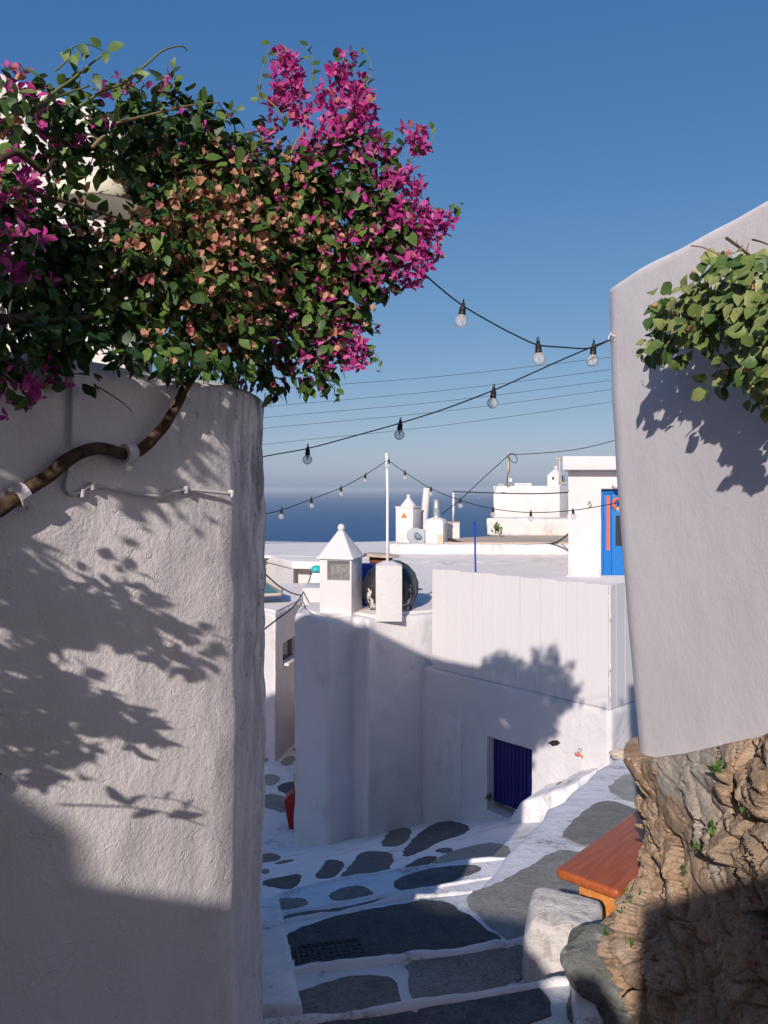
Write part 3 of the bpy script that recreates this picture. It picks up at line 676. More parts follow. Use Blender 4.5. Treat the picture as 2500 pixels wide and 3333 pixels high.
def RWP(u, v, off=0.0):                           # point at a given stand-off from the right wall, on the sight line through u, v
    U = (u-CX)/F; V = (HZ-v)/F; ex = 0.0
    for _ in range(4):
        # plane: (x - .88 - ex, y - 3.2) . (-.98,-.183) = off
        y = (-.98*(.88+ex) - .183*3.2 + off)/(-.98*U - .183); ex = .117*max(0,(.78-V*y)/1.83)**1.5
    return Vector((U*y, y, V*y))

def outcrop():
    # a shell of rock under the house: s runs along the house foot, r runs from the foot down and outward
    nr = 230; vs = []
    foot = [(2.6,3.72,-1.05),(1.6,3.62,-1.04),(1.12,3.50,-1.04),(.96,3.34,-1.04),(.955,3.14,-1.03),(1.0,2.8,-.90),(1.045,2.5,-.77),(1.085,2.27,-.67),(1.14,1.9,-.5),(1.3,1.4,-.3),(1.4,.9,-.2)]
    mid  = [(2.8,4.0,-1.7),(1.7,3.85,-1.6),(1.2,3.60,-1.5),(1.12,3.42,-1.42),(1.07,3.14,-1.42),(1.02,2.8,-1.34),(1.02,2.48,-1.22),(1.03,2.2,-1.08),(1.12,1.85,-.85),(1.22,1.4,-.7),(1.35,.9,-.6)]
    low  = [(2.9,4.3,-2.45),(1.8,4.1,-2.45),(1.25,3.78,-2.45),(1.0,3.55,-2.45),(.98,3.25,-2.45),(.95,2.9,-2.45),(.95,2.6,-2.45),(.98,2.3,-2.45),(.88,1.9,-2.45),(1.0,1.3,-2.45),(1.2,.8,-2.45)]
    bul  = [(2.85,4.15,-2.0),(1.75,4.0,-1.95),(1.2,3.72,-1.8),(1.02,3.46,-1.78),(.87,3.2,-1.80),(.90,2.85,-1.75),(.93,2.5,-1.7),(.97,2.2,-1.6),(1.05,1.85,-1.5),(1.15,1.35,-1.4),(1.3,.9,-1.3)]
    A, Bm, Bl, Cc = [smooth_path(x, 32) for x in (foot, mid, bul, low)]
    n = len(A); top = [Vector(p) + Vector((.22,.0,.05)) for p in A]
    rows = []
    for j in range(nr+1):
        r = j/nr
        for i in range(n):
            if r < .08: p = top[i].lerp(A[i], r/.08)
            else:
                q = (r-.08)/.92*3; kk = min(2, int(q)); tt = q-kk; L4 = (A[i],A[i],Bm[i],Bl[i],Cc[i],Cc[i]); p0,p1_,p2_,p3_ = L4[kk],L4[kk+1],L4[kk+2],L4[kk+3]
                p = .5*((2*p1_) + (p2_-p0)*tt + (2*p0-5*p1_+4*p2_-p3_)*tt*tt + (3*p1_-p0-3*p2_+p3_)*tt**3)
            rows.append(p)
    rndv = {}
    def cellrand(c):
        k = (round(c[0],3), round(c[1],3), round(c[2],3))
        if k not in rndv: rndv[k] = (random.uniform(-1,1), Vector((random.uniform(-1,1), random.uniform(-1,1), random.uniform(-1,1))))
        return rndv[k]
    for j in range(nr+1):
        edge = min(1, j/nr/.12)
        for i in range(n):
            p = rows[j*n+i]; a = rows[j*n+min(i+1,n-1)] - rows[j*n+max(i-1,0)]
            h = Vector((a.y, -a.x, 0)).normalized()
            if h.x > 0: h = -h
            nn = (h + Vector((0,0,.18))).normalized()
            w_ = p + jit(p, 3.5, .10) + jit(p, 11, .010)
            q = Vector((w_.x, w_.y*.9+w_.z*.25, w_.z*1.35-w_.y*.25))
            d1, p1 = noise.voronoi(q*5.2); d2, p2 = noise.voronoi(q*12.5); d3, p3 = noise.voronoi(q*27)
            o1, g1 = cellrand(p1[0]); o2, g2 = cellrand(p2[0]); o3, g3 = cellrand(p3[0])
            c1_ = (q*5.2-Vector(p1[0])).dot(g1); c2_ = (q*12.5-Vector(p2[0])).dot(g2)
            big = noise.noise(Vector((p.x*2.1,p.y*2.1,p.z*3.4)))*.05 + noise.noise(Vector((p.x*5,p.y*5,p.z*8)))*.025
            crack = min(1, (d1[1]-d1[0])*9); crack2 = min(1, (d2[1]-d2[0])*7)
            d = big + o1*.020 + c1_*.058 + o2*.010 + c2_*.022 + o3*.004 - (1-crack)*.020 - (1-crack2)*.010 + noise.noise(p*34)*.005 + noise.noise(p*70)*.003
            mz = max(0, min(1, (p.z + 1.34)/.14))*max(0, min(1, (p.y-2.45)/.15)); d = d*(1-.62*mz)
            vs.append(p + nn*(d*edge + .012*edge))
    fs = [(j*n+i, j*n+i+1, (j+1)*n+i+1, (j+1)*n+i) for j in range(nr) for i in range(n-1)]
    o = MB().add(vs, fs).build('rock_outcrop', 'rock', smooth=True); o.data.set_sharp_from_angle(angle=R(32))
    tag(o, 'cracked ochre rock outcrop under the right hand house wall', 'rock'); return o
oc = outcrop()
def boulder(name, c, size, mat, label, rotz=0, tilt=(0,0), shape=None, amp=.12, freq=2.2, facets=0, seed=0):
    bm = bmesh.new(); bmesh.ops.create_icosphere(bm, subdivisions=6, radius=1)
    off = Vector((seed*3.1, seed*1.7, seed*5.3))
    for v in bm.verts:
        p = v.co.normalized()
        e = shape or 3.0
        q = 1/((abs(p.x)**e + abs(p.y)**e + abs(p.z)**e)**(1/e)); p2 = p*q
        dd = 1 + noise.noise(p*freq*.6+off)*amp*1.5 + noise.noise(p*freq*1.8+off)*amp*.5 + noise.noise(p*freq*6+off)*amp*.12 + noise.noise(p*freq*16+off)*amp*.05
        v.co = p2*dd
    me = bpy.data.meshes.new(name); bm.to_mesh(me); bm.free(); me.polygons.foreach_set('use_smooth', [True]*len(me.polygons))
    o = link(name, me, None, mat); o.scale = size; o.location = c; o.rotation_euler = (tilt[0], tilt[1], rotz)
    tag(o, label, 'boulder' if 'bould' in name else 'stone'); return o
boulder('boulder', P(1835,3050,3.72) + Vector((0,.02,-.03)), (.165,.16,.165), 'stone_white', 'rounded whitewashed boulder beside the wooden bench', R(-14), (R(6),R(7)), 6.5, .05, 1.8, seed=2)
boulder('stone', P(1985,3160,3.12), (.18,.13,.07), 'stone_green', 'grey green stone with pale lichen in front of the rock outcrop', R(-38), (R(18),R(22)), 3.4, .13, 1.7, seed=5)
boulder('stone', P(2010,3290,3.12), (.16,.14,.09), 'stone_green', 'low dark stone under the grey green one at the bottom right', R(10), (0,0), 3, .14, 2, seed=9)
kb = MB().prism([P(1850,3150,3.3).to_2d()[:2], P(1900,3150,3.3)[:2], P(1975,3345,2.9)[:2], P(1870,3345,2.9)[:2]][::-1], -2.4, [-1.88,-1.86,-1.88,-1.90]).build('plaster_kerb', 'lime'); soften(kb, .014, .03, .012); tag(kb, 'whitewashed kerb running down beside the grey green stone', 'kerb')

# ================================================================== BENCH
bz = -1.9
bl0 = on_abc(1804,2826, bz); bdir = Vector((.643,.766,0)); bn = Vector((.766,-.643,0))
bench = thing('bench', 'varnished orange brown wooden bench poking out behind the rock', 'bench', (bl0.x, bl0.y, zof(LP, bl0.x, bl0.y)), rz=math.atan2(bdir.y, bdir.x))
hz = bz - bench.location.z
def rounded_plank():
    L, W, T = 1.5, .355, .05; bm = bmesh.new(); bmesh.ops.create_cube(bm, size=1)
    for v in bm.verts: v.co = Vector(((v.co.x+.5)*L, (v.co.y-.5)*W, (v.co.z-.5)*T))
    for v in bm.verts:
        if v.co.x < .01: v.co.x += (-v.co.y)/W*(-.02)
    ver = [e for e in bm.edges if abs(e.verts[0].co.z-e.verts[1].co.z) > .01]
    bmesh.ops.bevel(bm, geom=ver, offset=.035, segments=5, profile=.5, affect='EDGES')
    es = [e for e in bm.edges if len(e.link_faces)==2 and e.calc_face_angle(0) > 1.2]
    bmesh.ops.bevel(bm, geom=es, offset=.018, segments=4, profile=.5, affect='EDGES')
    me = bpy.data.meshes.new('seat'); bm.to_mesh(me); bm.free(); me.polygons.foreach_set('use_smooth', [True]*len(me.polygons)); me.set_sharp_from_angle(angle=R(40)); return me
seat = link('seat', rounded_plank(), bench, 'bench'); seat.location = (0,0,hz)
for x in (.16, 1.25):
    MB().box(x, x+.035, -.30, -.055, 0.0, hz-.05).build('leg', 'bench_leg', bench, bevel=.004)
MB().box(.196, 1.249, -.192, -.163, hz-.17, hz-.052).build('rail', 'bench_leg', bench, bevel=.003)
MB().box(.139, .159, -.305, -.050, hz-.085, hz-.052).build('cleat', 'bench', bench, bevel=.003)

# ================================================================== MID HOUSE
def Q(u, y): return (X_of(u, y), y)
HT = -1.74
foot = [Q(957,11.65), Q(1062,11.0), Q(1165,11.32), Q(1203,10.98), Q(1207,11.12), (.56,11.48), (2.9,13.0), (8,13.2), (8,19.7), (-1.2,19.7)]
mid = MB().prism(foot, -5.6, HT)
mid_o = mid.build('white_house', 'plaster'); soften(mid_o, .055, .05, 0, 3)
house = thing('white_house', 'white plastered house with stepped shaded front beyond the courtyard', 'house', (.0, 12.5, -5.2))
mid_o.name = 'wall'; keep(mid_o, house)
fl = MB().prism([(-1.1,11.75),(-.75,11.18),(-.34,11.45),(-.16,11.2),(.5,11.6),(2.9,13.2),(7.9,13.4),(7.9,19.6),(-1.1,19.6)], HT-.05, HT+.032).build('roof', 'roof', None); keep(fl, house)
# little parapet block on the roof
pb = MB().box(X_of(985,12.6), X_of(1045,12.6), 12.5, 13.2, -1.8, -1.5).build('roof_block', 'plaster', None, bevel=.02); keep(pb, house)

# pyramid capped chimney
ch = thing('chimney', 'square white chimney with pointed pyramid cap and wire mesh opening', 'chimney', (X_of(1110,11.55), 11.62, HT))
yc = 11.35; hw = .30
def sq(w, rot=R(20)): return [(math.cos(rot+math.pi/4+k*math.pi/2)*w*1.414, math.sin(rot+math.pi/4+k*math.pi/2)*w*1.414) for k in range(4)]
RB = R(-17)
body = MB().prism(sq(.235, RB), -.05, .785)
bo = body.build('shaft', 'plaster', ch, bevel=.02)
co = MB().prism(sq(.12, RB), .2, .8).build('cutter', 'plaster')
# front opening
ca = Vector((math.cos(RB-math.pi/2), math.sin(RB-math.pi/2), 0)); cb = Vector((-ca.y, ca.x, 0))
ctr = MB().obox(ca*.22 + cb*.045 + Vector((0,0,.615)), cb*.165, ca*.12, Vector((0,0,.135))).build('cutter2', 'plaster')
ctr.parent = None
bpy.data.objects.remove(co)
ctr.location = ch.location; bpy.context.view_layer.update(); cut(bo, [ctr])
MB().obox(ca*.11 + cb*.045 + Vector((0,0,.615)), cb*.163, ca*.004, Vector((0,0,.133))).build('flue_back', 'flue', ch)
ms_ = MB()
for k in range(23):
    q = -.16 + k*.0145; ms_.obox(ca*.232+cb*(.045+q)+Vector((0,0,.615)), cb*.0012, ca*.0012, Vector((0,0,.133)))
for k in range(19):
    q = -.13 + k*.0145; ms_.obox(ca*.2345+cb*.045+Vector((0,0,.615+q)), cb*.163, ca*.0012, Vector((0,0,.0012)))
mm = ms_.build('wire_mesh', 'steel', ch)
cap = MB(); s0 = sq(.268, RB); s1 = sq(.245, RB); s2 = sq(.035, RB)
vs = [(x,y,.765) for x,y in s0] + [(x,y,.79) for x,y in s0] + [(x,y,.81) for x,y in s1] + [(x,y,1.155) for x,y in s2]
cap.add(vs, [(3,2,1,0)] + [(a*4+i, a*4+(i+1)%4, a*4+4+(i+1)%4, a*4+4+i) for a in range(3) for i in range(4)] + [(12,13,14,15)])
cap.build('cap', 'plaster', ch, bevel=.012)
MB().lathe([(.01,1.14),(.042,1.15),(.052,1.185),(.046,1.218),(.028,1.238),(.01,1.244)], (0,0,0), 16).build('finial', 'plaster', ch, smooth=True)

# square pillar and pole
pi_ = thing('pillar', 'square white pillar in front of the black water tank', 'pillar', (X_of(1266,11.15), 11.3, HT))
pm = MB(); hwp = .178
pm.prism([(-hwp,-.16),(hwp,-.16),(hwp,.16),(-hwp,.16)], -.05, .70); 
vs = [(-hwp,-.16,.70),(hwp,-.16,.70),(hwp,.16,.70),(-hwp,.16,.70),(-.07,-.05,.755),(.05,-.05,.755),(.05,.06,.755),(-.07,.06,.755)]
pm.add(vs, [(0,1,5,4),(1,2,6,5),(2,3,7,6),(3,0,4,7),(4,5,6,7)])
pm.build('shaft', 'plaster_old', pi_, bevel=.012)
px_ = X_of(1261,11.25)
pol = thing('pole', 'thin white pole on the square pillar carrying the rear string of lights', 'pole', (px_, 11.25, HT+.72))
MB().tube([(0,0,0),(0,0,.3),(.002,0,1.0),(-.012,0,1.50)], .019, 10).build('shaft', 'white_metal', pol, smooth=True)
MB().lathe([(.03,-.01),(.035,.0),(.022,.03)], (0,0,0), 12).build('collar', 'white_metal', pol, smooth=True)

# tanks
tk = thing('water_tank', 'round black water tank with peeling white paint behind the pillar', 'water tank', (X_of(1272,11.95), 11.95, HT))
ax = Vector((-.15,-1,0)).normalized()
prof_ = [(.02,-.42),(.20,-.41),(.31,-.37),(.375,-.28),(.39,-.12),(.395,-.115),(.395,-.085),(.385,-.08),(.385,.08),(.395,.085),(.395,.115),(.39,.12),(.375,.28),(.31,.37),(.20,.41),(.02,.42)]
MB().lathe(prof_, (0,0,.315), 16, 0, ax).build('drum', 'tank', tk, bevel=.0, smooth=True, auto=R(35))
for sx in (-.24,.24): MB().box(sx-.05, sx+.05, -.3, .3, 0.02, .12).build('foot', 'tank', tk, bevel=.01)
tk2 = thing('water_tank', 'upright dark blue tank capped with a flat stone slab', 'water tank', (X_of(1240,12.6), 12.75, HT-.11))
MB().lathe([(.30,0),(.31,.02),(.31,.55),(.27,.62),(.20,.66),(.17,.70),(.17,.73)], (0,0,0), 24).build('drum', 'black_rubber', tk2, smooth=True, auto=R(40))
MB().lathe([(.175,.72),(.18,.73),(.18,.79),(.175,.80)], (0,0,0), 24).build('collar', 'rust_brown', tk2, smooth=True, auto=R(40))
ls = boulder('stone_slab', (X_of(1240,12.75), 12.72, HT+.715), (.275,.26,.035), 'roof_brown', 'flat brown stone slab lying on top of the dark tank', 0, (0,R(4)), 2.2, .10, 2.5, seed=3)
tk3 = thing('barrel', 'blue plastic barrel squeezed between chimney and black tank', 'barrel', (X_of(1192,12.2), 12.25, HT))
MB().lathe([(.13,0),(.15,.03),(.15,.30),(.158,.32),(.15,.34),(.15,.55),(.12,.62),(.11,.63)], (0,0,0), 20).build('drum', 'blue_post', tk3, smooth=True, auto=R(40))

# ================================================================== RETAINING WALL WITH NAVY DOOR AND FENCE
FD = Vector((-.648,.762)); FC = Vector((2.504,9.2)); FN = Vector((-.762,-.648)); SD = Vector((.718,.696)); SN = Vector((.696,-.718))
def tF(u):                                      # distance along the fence from its corner
    U = (u-CX)/F; return (FC.x - U*FC.y)/(U*FD.y - FD.x)
def FP(u, v, off=0.0):
    t = tF(u); p = FC + FD*t + FN*off; y = (FC + FD*t).y; return Vector((p.x, p.y, (HZ-v)/F*y))
WT = -2.455
rwl = thing('retaining_wall', 'white plastered retaining wall below the plank fence with a small navy door', 'wall', (1.5, 10.2, -4.2))
a0 = FC + FD*3.05 + FN*.03; a1 = FC + FN*.03 + SN*.03; a2 = FC + SD*2.2 + SN*.03
wl = MB().prism([a0, a1, a2, a2 - SN*1.0, FC - FN*.8 - SN*.6, a0 - FN*.7], -5.2, WT).build('wall', 'plaster')
dl, dr = tF(1590), tF(1737)
dc = FC + FD*((dl+dr)/2)
dcut = MB().obox(Vector((dc.x,dc.y,-3.62)), (FD*((dl-dr)/2)).to_3d(), (FN*.24).to_3d(), Vector((0,0,.47))).build('cutter', 'plaster')
soften(wl, .04, .035, 0, 2); cut(wl, [dcut]); keep(wl, rwl)
wl.data.polygons.foreach_set('use_smooth', [True]*len(wl.data.polygons)); wl.data.set_sharp_from_angle(angle=R(55))
door = MB(); dcen = dc + FN*(-.10)
fr = MB().obox(Vector((dcen.x,dcen.y,-3.56)) - (FN*.03).to_3d(), (FD*((dl-dr)/2-.004)).to_3d(), (FN*.012).to_3d(), Vector((0,0,.45))).build('door', 'navy'); keep(fr, rwl)
nb = 12; wdt = (dl-dr)/nb
for k in range(nb):
    t = dr + wdt*(k+.5); q = FC + FD*t + FN*(-.105)
    b_ = MB().obox(Vector((q.x,q.y,-3.58)), (FD*(wdt/2-.004)).to_3d(), (FN*.014).to_3d(), Vector((0,0,.42+.004*random.random()))).build('board', 'navy', None, bevel=.004); b_.parent = fr; b_.matrix_parent_inverse = fr.matrix_parent_inverse.inverted() @ Matrix.Translation(-Vector(rwl.location)) if False else Matrix.Identity(4)
    b_.parent = None; b_.parent = fr; b_.matrix_parent_inverse = (Matrix.Translation(rwl.location) @ fr.matrix_parent_inverse).inverted()
q = FC + FD*(dr+.07) + FN*(-.085)
lk = MB().obox(Vector((q.x,q.y,-3.56)), (FD*.02).to_3d(), (FN*.014).to_3d(), Vector((0,0,.03))).build('handle', 'navy', None, bevel=.003); lk.parent = fr; lk.matrix_parent_inverse = (Matrix.Translation(rwl.location) @ fr.matrix_parent_inverse).inverted()
# shallow raised panel and near-black lump painted as the shade in a hole
hp = FP(1812, 2416, .032)
hole = boulder('painted_cavity', hp, (.075,.03,.03), 'dark', 'dark lump painted as the shaded hole in the retaining wall right of the navy door', math.atan2(FD.y,FD.x), (0,R(14)), 2.2, .3, 2.5, seed=8); hole['category'] = 'hole'
rp = MB(); t0, t1_ = tF(1512), tF(1590)
pa = FC + FD*(tF(1502)); 
pnl = MB().prism([FC+FD*(tF(1508))+FN*.045, FC+FD*(tF(1394))+FN*.045, FC+FD*(tF(1394))-FN*.1, FC+FD*(tF(1508))-FN*.1][::-1], -5.0, -3.02).build('buttress', 'plaster', None, bevel=.02); keep(pnl, rwl)

fence = thing('plank_fence', 'white painted plank fence on top of the retaining wall', 'fence', (FC.x, FC.y, WT))
bx = [117,190,220,303,388,455,547,610,681,709,811,847,952,1023,1095,1148,1190,1306]
ts_ = [tF(1350+x/2.074) for x in bx]
for i in range(len(ts_)-1):
    ta, tb = ts_[i]-.0016, ts_[i+1]+.0016; o_ = random.uniform(-.0015,.0015); lean = random.uniform(-.006,.006)
    def zt(t): return -1.072 - .009*t + (.006*((i*7)%3-1))
    pa, pb = FC + FD*ta + FN*o_, FC + FD*tb + FN*o_
    th = FN*.018
    vs = []
    for p, t in ((pa, ta), (pb, tb)):
        for zz in (WT+.004, zt(t)):
            for s in (0, 1):
                r_ = p - th*s + FD*(lean if zz > -2 else 0); vs.append((r_.x, r_.y, zz))
    b_ = MB().add(vs, [(0,1,3,2),(4,6,7,5),(0,4,5,1),(2,3,7,6),(0,2,6,4),(1,5,7,3)]).build('plank', 'fence', None, bevel=.002, segs=1); keep(b_, fence)
sx = [0.012,.135,.33,.53,.74,.95,1.15]
for i in range(len(sx)-1):
    pa, pb = FC + SD*(sx[i]+.002), FC + SD*(sx[i+1]-.002)
    m_ = MB().prism([pa, pb, pb - SN*.018, pa - SN*.018], WT+.004, [-1.072+.01*sx[i]]*4).build('plank', 'fence', None, bevel=.002, segs=1); keep(m_, fence)
for z in (-1.45,-2.15):
    for (o1, d1, n1, L) in ((FC, FD, FN, 2.85), (FC, SD, SN, 1.1)):
        a_, b2 = o1 + d1*.03 - n1*.0225, o1 + d1*L - n1*.0225
        r_ = MB().prism([a_, b2, b2 - n1*.04, a_ - n1*.04], z-.04, z+.04).build('rail', 'fence', None); keep(r_, fence)
for z in (-1.42, -1.98, -2.3):
    q = FC + Vector((.003,-.008)); h_ = MB().tube([(q.x,q.y,z-.045),(q.x,q.y,z+.045)], .008, 8).build('hinge', 'white_metal', None, smooth=True); keep(h_, fence)

# tap on the wall
tq = FP(1898, 2445, .05)
tap = thing('water_tap', 'rusty standpipe tap with red lever beside the white path', 'tap', (tq.x, tq.y, FP(1898,2545).z))
hh = tq.z - tap.location.z
MB().tube([(0,0,0),(0,0,hh*.5),(0.0,0,hh+.02)], .016, 10).build('pipe', 'plaster_old', tap, smooth=True)
MB().tube([(0,0,hh*.42),(.05,-.03,hh*.42),(.14,-.10,hh*.43)], .012, 8).build('side_pipe', 'plaster_old', tap, smooth=True)
MB().tube([(-.01,-.01,hh-.03),(-.03,-.03,hh+.0),(-.01,-.03,hh+.05)], .017, 8).build('spout', 'steel', tap, smooth=True)
MB().obox((-.03,-.035,hh-.02), (.045,-.01,-.018), (0,.006,0), (.002,0,.010)).build('lever', 'orange', tap, bevel=.003)
boulder('stone', FP(1862,2556,.10), (.12,.09,.055), 'stone_green', 'small rough stone bedded in whitewash below the tap', R(10), (0,0), 2.4, .2, 2, seed=11)
boulder('stone', on_abc(2012,2462,*LP)+Vector((0,0,.03)), (.08,.08,.05), 'roof_brown', 'small brown stone at the foot of the fence corner', 0, (0,0), 2.4, .2, 2, seed=12)
# whitewashed mound between path edge and wall
mp_ = [FP(1722,2712,.02),FP(1738,2650,.02),FP(1760,2600,.02),FP(1795,2548,.02),FP(1850,2530,.02),FP(1900,2510,.02),FP(1975,2480,.02)]
bmm = MB(); vs = []; 
for p in mp_: vs += [(p.x,p.y,p.z), (p.x,p.y,-5.0)]
far = []
for p in mp_:
    q = Vector((p.x,p.y)) + FN*.55; vs += [(q.x,q.y,min(p.z, zof(LP,q.x,q.y))-.10), (q.x,q.y,-5.0)]
k = len(mp_); 
for i in range(k-1):
    a, b2, c_, d_ = 2*i, 2*i+2, 2*k+2*i, 2*k+2*i+2
    bmm.f += [(a,b2,d_,c_),(a,a+1,b2+1,b2),(c_,d_,d_+1,c_+1),(a+1,c_+1,d_+1,b2+1)]; bmm.m += [0]*4
bmm.f += [(0,2*k,2*k+1,1),(2*k-2,2*k-1,4*k-1,4*k-2)]; bmm.m += [0]*2; bmm.v = vs
mo_ = bmm.build('plaster_mound', 'lime'); soften(mo_, .035, .06, .015, 3); tag(mo_, 'sunlit whitewashed mound filling the gap between path and door wall', 'mound')

# ================================================================== LEFT LANE BUILDINGS
lh = thing('lane_house', 'white house down the left lane with one small dark window', 'house', (X_of(895,15.2), 15.2, -5.0))
cn = Vector(Q(895,15.2)); rg = Vector(Q(962,16.4)); lf = Vector(Q(700,17.0))
lhw = MB().prism([lf, cn, rg, (rg.x+.6, 19.9), (lf.x, 19.9)], -5.3, -2.3).build('wall', 'plaster')
wa = cn.lerp(rg, (919-895)/(967-895.)); wb = rg; wd = (wb-wa).normalized(); wn = Vector((wd.y,-wd.x))
yw = (wa.y+wb.y)/2
z_a, z_b = (HZ-2082)/F*yw, (HZ-2150)/F*yw
wc = (wa+wb)/2 + wd*.03
ctr = MB().obox(Vector((wc.x,wc.y,(z_a+z_b)/2)), (wd*((wb-wa).length/2)).to_3d(), (wn*.12).to_3d(), Vector((0,0,abs(z_a-z_b)/2))).build('cutter', 'plaster')
soften(lhw, .05, .03, 0, 2); cut(lhw, [ctr]); keep(lhw, lh)
wq = wc - wn*.10
wi = MB().obox(Vector((wq.x,wq.y,(z_a+z_b)/2)), (wd*((wb-wa).length/2)).to_3d(), (wn*.01).to_3d(), Vector((0,0,abs(z_a-z_b)/2))).build('window', 'window_glass'); keep(wi, lh)
sl_ = MB().obox(Vector((wc.x,wc.y,z_b)) + (wn*.02).to_3d(), (wd*((wb-wa).length/2)).to_3d(), (wn*.10).to_3d(), Vector((0,0,.025))).build('sill', 'plaster', None, bevel=.006); keep(sl_, lh)
rf = MB().prism([lf+Vector((0,.1)), cn+Vector((0,.15)), rg+Vector((-.05,.1)), (rg.x+.5, 19.8), (lf.x, 19.8)], -2.36, -2.262).build('roof', 'roof'); keep(rf, lh)
# skylight
skp = [P(800,1850,17.6), P(855,1880,17.2), P(917,1924,16.4), P(913,1936,16.2), P(800,1945,15.9)]
skl = thing('skylight', 'tilted green glass skylight on the left lane roof', 'skylight', (P(870,1935,16.6).x, 16.6, -2.26))
a_, b_, c_, d_ = P(830,1872,17.4), P(917,1922,17.0), P(913,1934,16.2), P(800,1940,16.0)
ps = [a_, b_, c_, d_]
pane = MB().add([p+Vector((0,0,0)) for p in ps] + [p-Vector((0,0,.03)) for p in ps], [(0,1,2,3),(7,6,5,4),(0,4,5,1),(1,5,6,2),(2,6,7,3),(3,7,4,0)]).build('pane', 'green_glass'); keep(pane, skl)
fm = MB()
for i in range(4): fm.tube([ps[i], ps[(i+1)%4]], .03, 6)
fo = fm.build('frame', 'roof_brown'); keep(fo, skl)
# annex with overhanging flat roof
an = thing('roof_annex', 'flat roofed white rooftop annex with overhanging eave', 'house', (-2, 20, -2.5))
p0, p1 = Vector(Q(855,22.0)), Vector(Q(950,19.9)); p00 = p1 + (p0-p1)*3.2
o_ = MB().prism([p00, p1, (X_of(1080,19.75),19.75), (1.0, 19.8), (1.0,26), (p00.x,28)], -1.93, -1.74).build('roof', 'plaster_far', None, bevel=.03); keep(o_, an)
o_ = MB().prism([p00+Vector((.1,.1)), p1+Vector((.03,.06)), (p1.x+.06,p1.y+.35), (1.0,20.2), (1.0,25.9), (p00.x+.1,27.9)], -3.0, -1.935).build('wall', 'plaster_far'); keep(o_, an)
fr_ = MB().prism([(-9,23.0),(1.1,20.4),(1.1,27.6),(-9,24.2)], -1.80, -1.735).build('far_roof_surface', 'roof'); keep(fr_, an); fr_.name = 'roof_surface'
# teal lamp cap and meter box
tl = MB().lathe([(.0,.0),(.12,.02),(.13,.06),(.11,.12),(.06,.15),(.01,.155)], (X_of(1030,19.3),19.3,(HZ-1862)/F*19.3), 20).build('bowl', 'teal', None, smooth=True); tag(tl, 'teal plastic bowl standing on the white meter box', 'bowl')
mb_ = MB().box(X_of(1017,19.3), X_of(1046,19.3), 19.2, 19.45, (HZ-1935)/F*19.3, (HZ-1864)/F*19.3).build('meter_box', 'plaster_far', None, bevel=.015); tag(mb_, 'white meter box with cables under the annex eave', 'box')
# red bin
rb = thing('bin', 'dark red bin half hidden behind the white house corner in the lane', 'bin', (X_of(962,12.3), 12.35, -5.02))
MB().add([(-.09,-.13,0),(.16,-.13,0),(.16,.13,0),(-.09,.13,0),(-.16,-.16,.42),(.18,-.16,.42),(.18,.16,.42),(-.16,.16,.42),(-.08,-.10,.50),(.18,-.10,.54),(.18,.14,.54),(-.08,.14,.50)],
  [(3,2,1,0),(0,1,5,4),(1,2,6,5),(2,3,7,6),(3,0,4,7),(4,5,9,8),(5,6,10,9),(6,7,11,10),(7,4,8,11),(8,9,10,11)]).build('body', 'red', rb, bevel=.012)
MB().box(-.03,.2,-.02,.03,.50,.78).build('back_panel', 'red', rb, bevel=.01)

# ================================================================== UPPER TERRACE, CHIMNEYS AND FAR HOUSES
ut = thing('upper_terrace', 'low cracked white terrace wall with dusty brown roof in the distance', 'terrace', (2.5, 20.5, HT))
o_ = MB().prism([(X_of(1268,19.7),19.7),(8,19.6),(8,24.5),(5.5,24.2),(2.5,22.4),(.6,21.4),(X_of(1268,19.7),20.6)], HT-.3, -1.32).build('wall', 'plaster_old'); soften(o_, .07, .05, 0, 2); keep(o_, ut)
o_ = MB().prism([(1.4,19.95),(7.9,19.85),(7.9,24.3),(5.5,24.0),(2.6,22.3),(1.4,21.4)], -1.36, -1.296).build('roof', 'roof_brown'); keep(o_, ut)
o_ = MB().prism([(-.2,18.6),(7.9,18.6),(7.9,19.75),(-.2,19.75)], [HT-.1,HT-.1,HT-.1,HT-.1], [HT+.02,HT+.02,HT+.2,HT+.2]).build('plaster_fillet', 'plaster_old'); soften(o_, .06, .05, 0, 2); keep(o_, ut)

# chimney with triangular terracotta vents
c_ = thing('chimney', 'square white chimney with terracotta triangle vents and onion cap', 'chimney', (X_of(1330,20.4), 20.5, -1.34), rz=R(-28))
MB().box(-.235,.235,-.235,.235,0,.86).build('shaft', 'plaster_far', c_, bevel=.015)
MB().box(-.25,.25,-.25,.25,.861,.90).build('ledge', 'plaster_far', c_, bevel=.012)
MB().lathe([(.20,.90),(.19,.93),(.14,.99),(.08,1.06),(.05,1.10),(.03,1.12),(.045,1.14),(.045,1.17),(.02,1.19)], (0,0,0), 20).build('cap', 'plaster_far', c_, smooth=True)
for s in (0, 1):
    for cx_ in ((-.0,) if s else (-.0,)):
        if s == 0: vs = [(cx_-.085,-.241,.62),(cx_+.085,-.241,.62),(cx_,-.241,.76),(cx_-.085,-.2,.62),(cx_+.085,-.2,.62),(cx_,-.2,.76)]
        else: vs = [(-.241,cx_+.085,.62),(-.241,cx_-.085,.62),(-.241,cx_,.76),(-.2,cx_+.085,.62),(-.2,cx_-.085,.62),(-.2,cx_,.76)]
        MB().add(vs, [(0,1,2),(3,5,4),(0,3,4,1),(1,4,5,2),(2,5,3,0)]).build('vent', 'terracotta', c_)
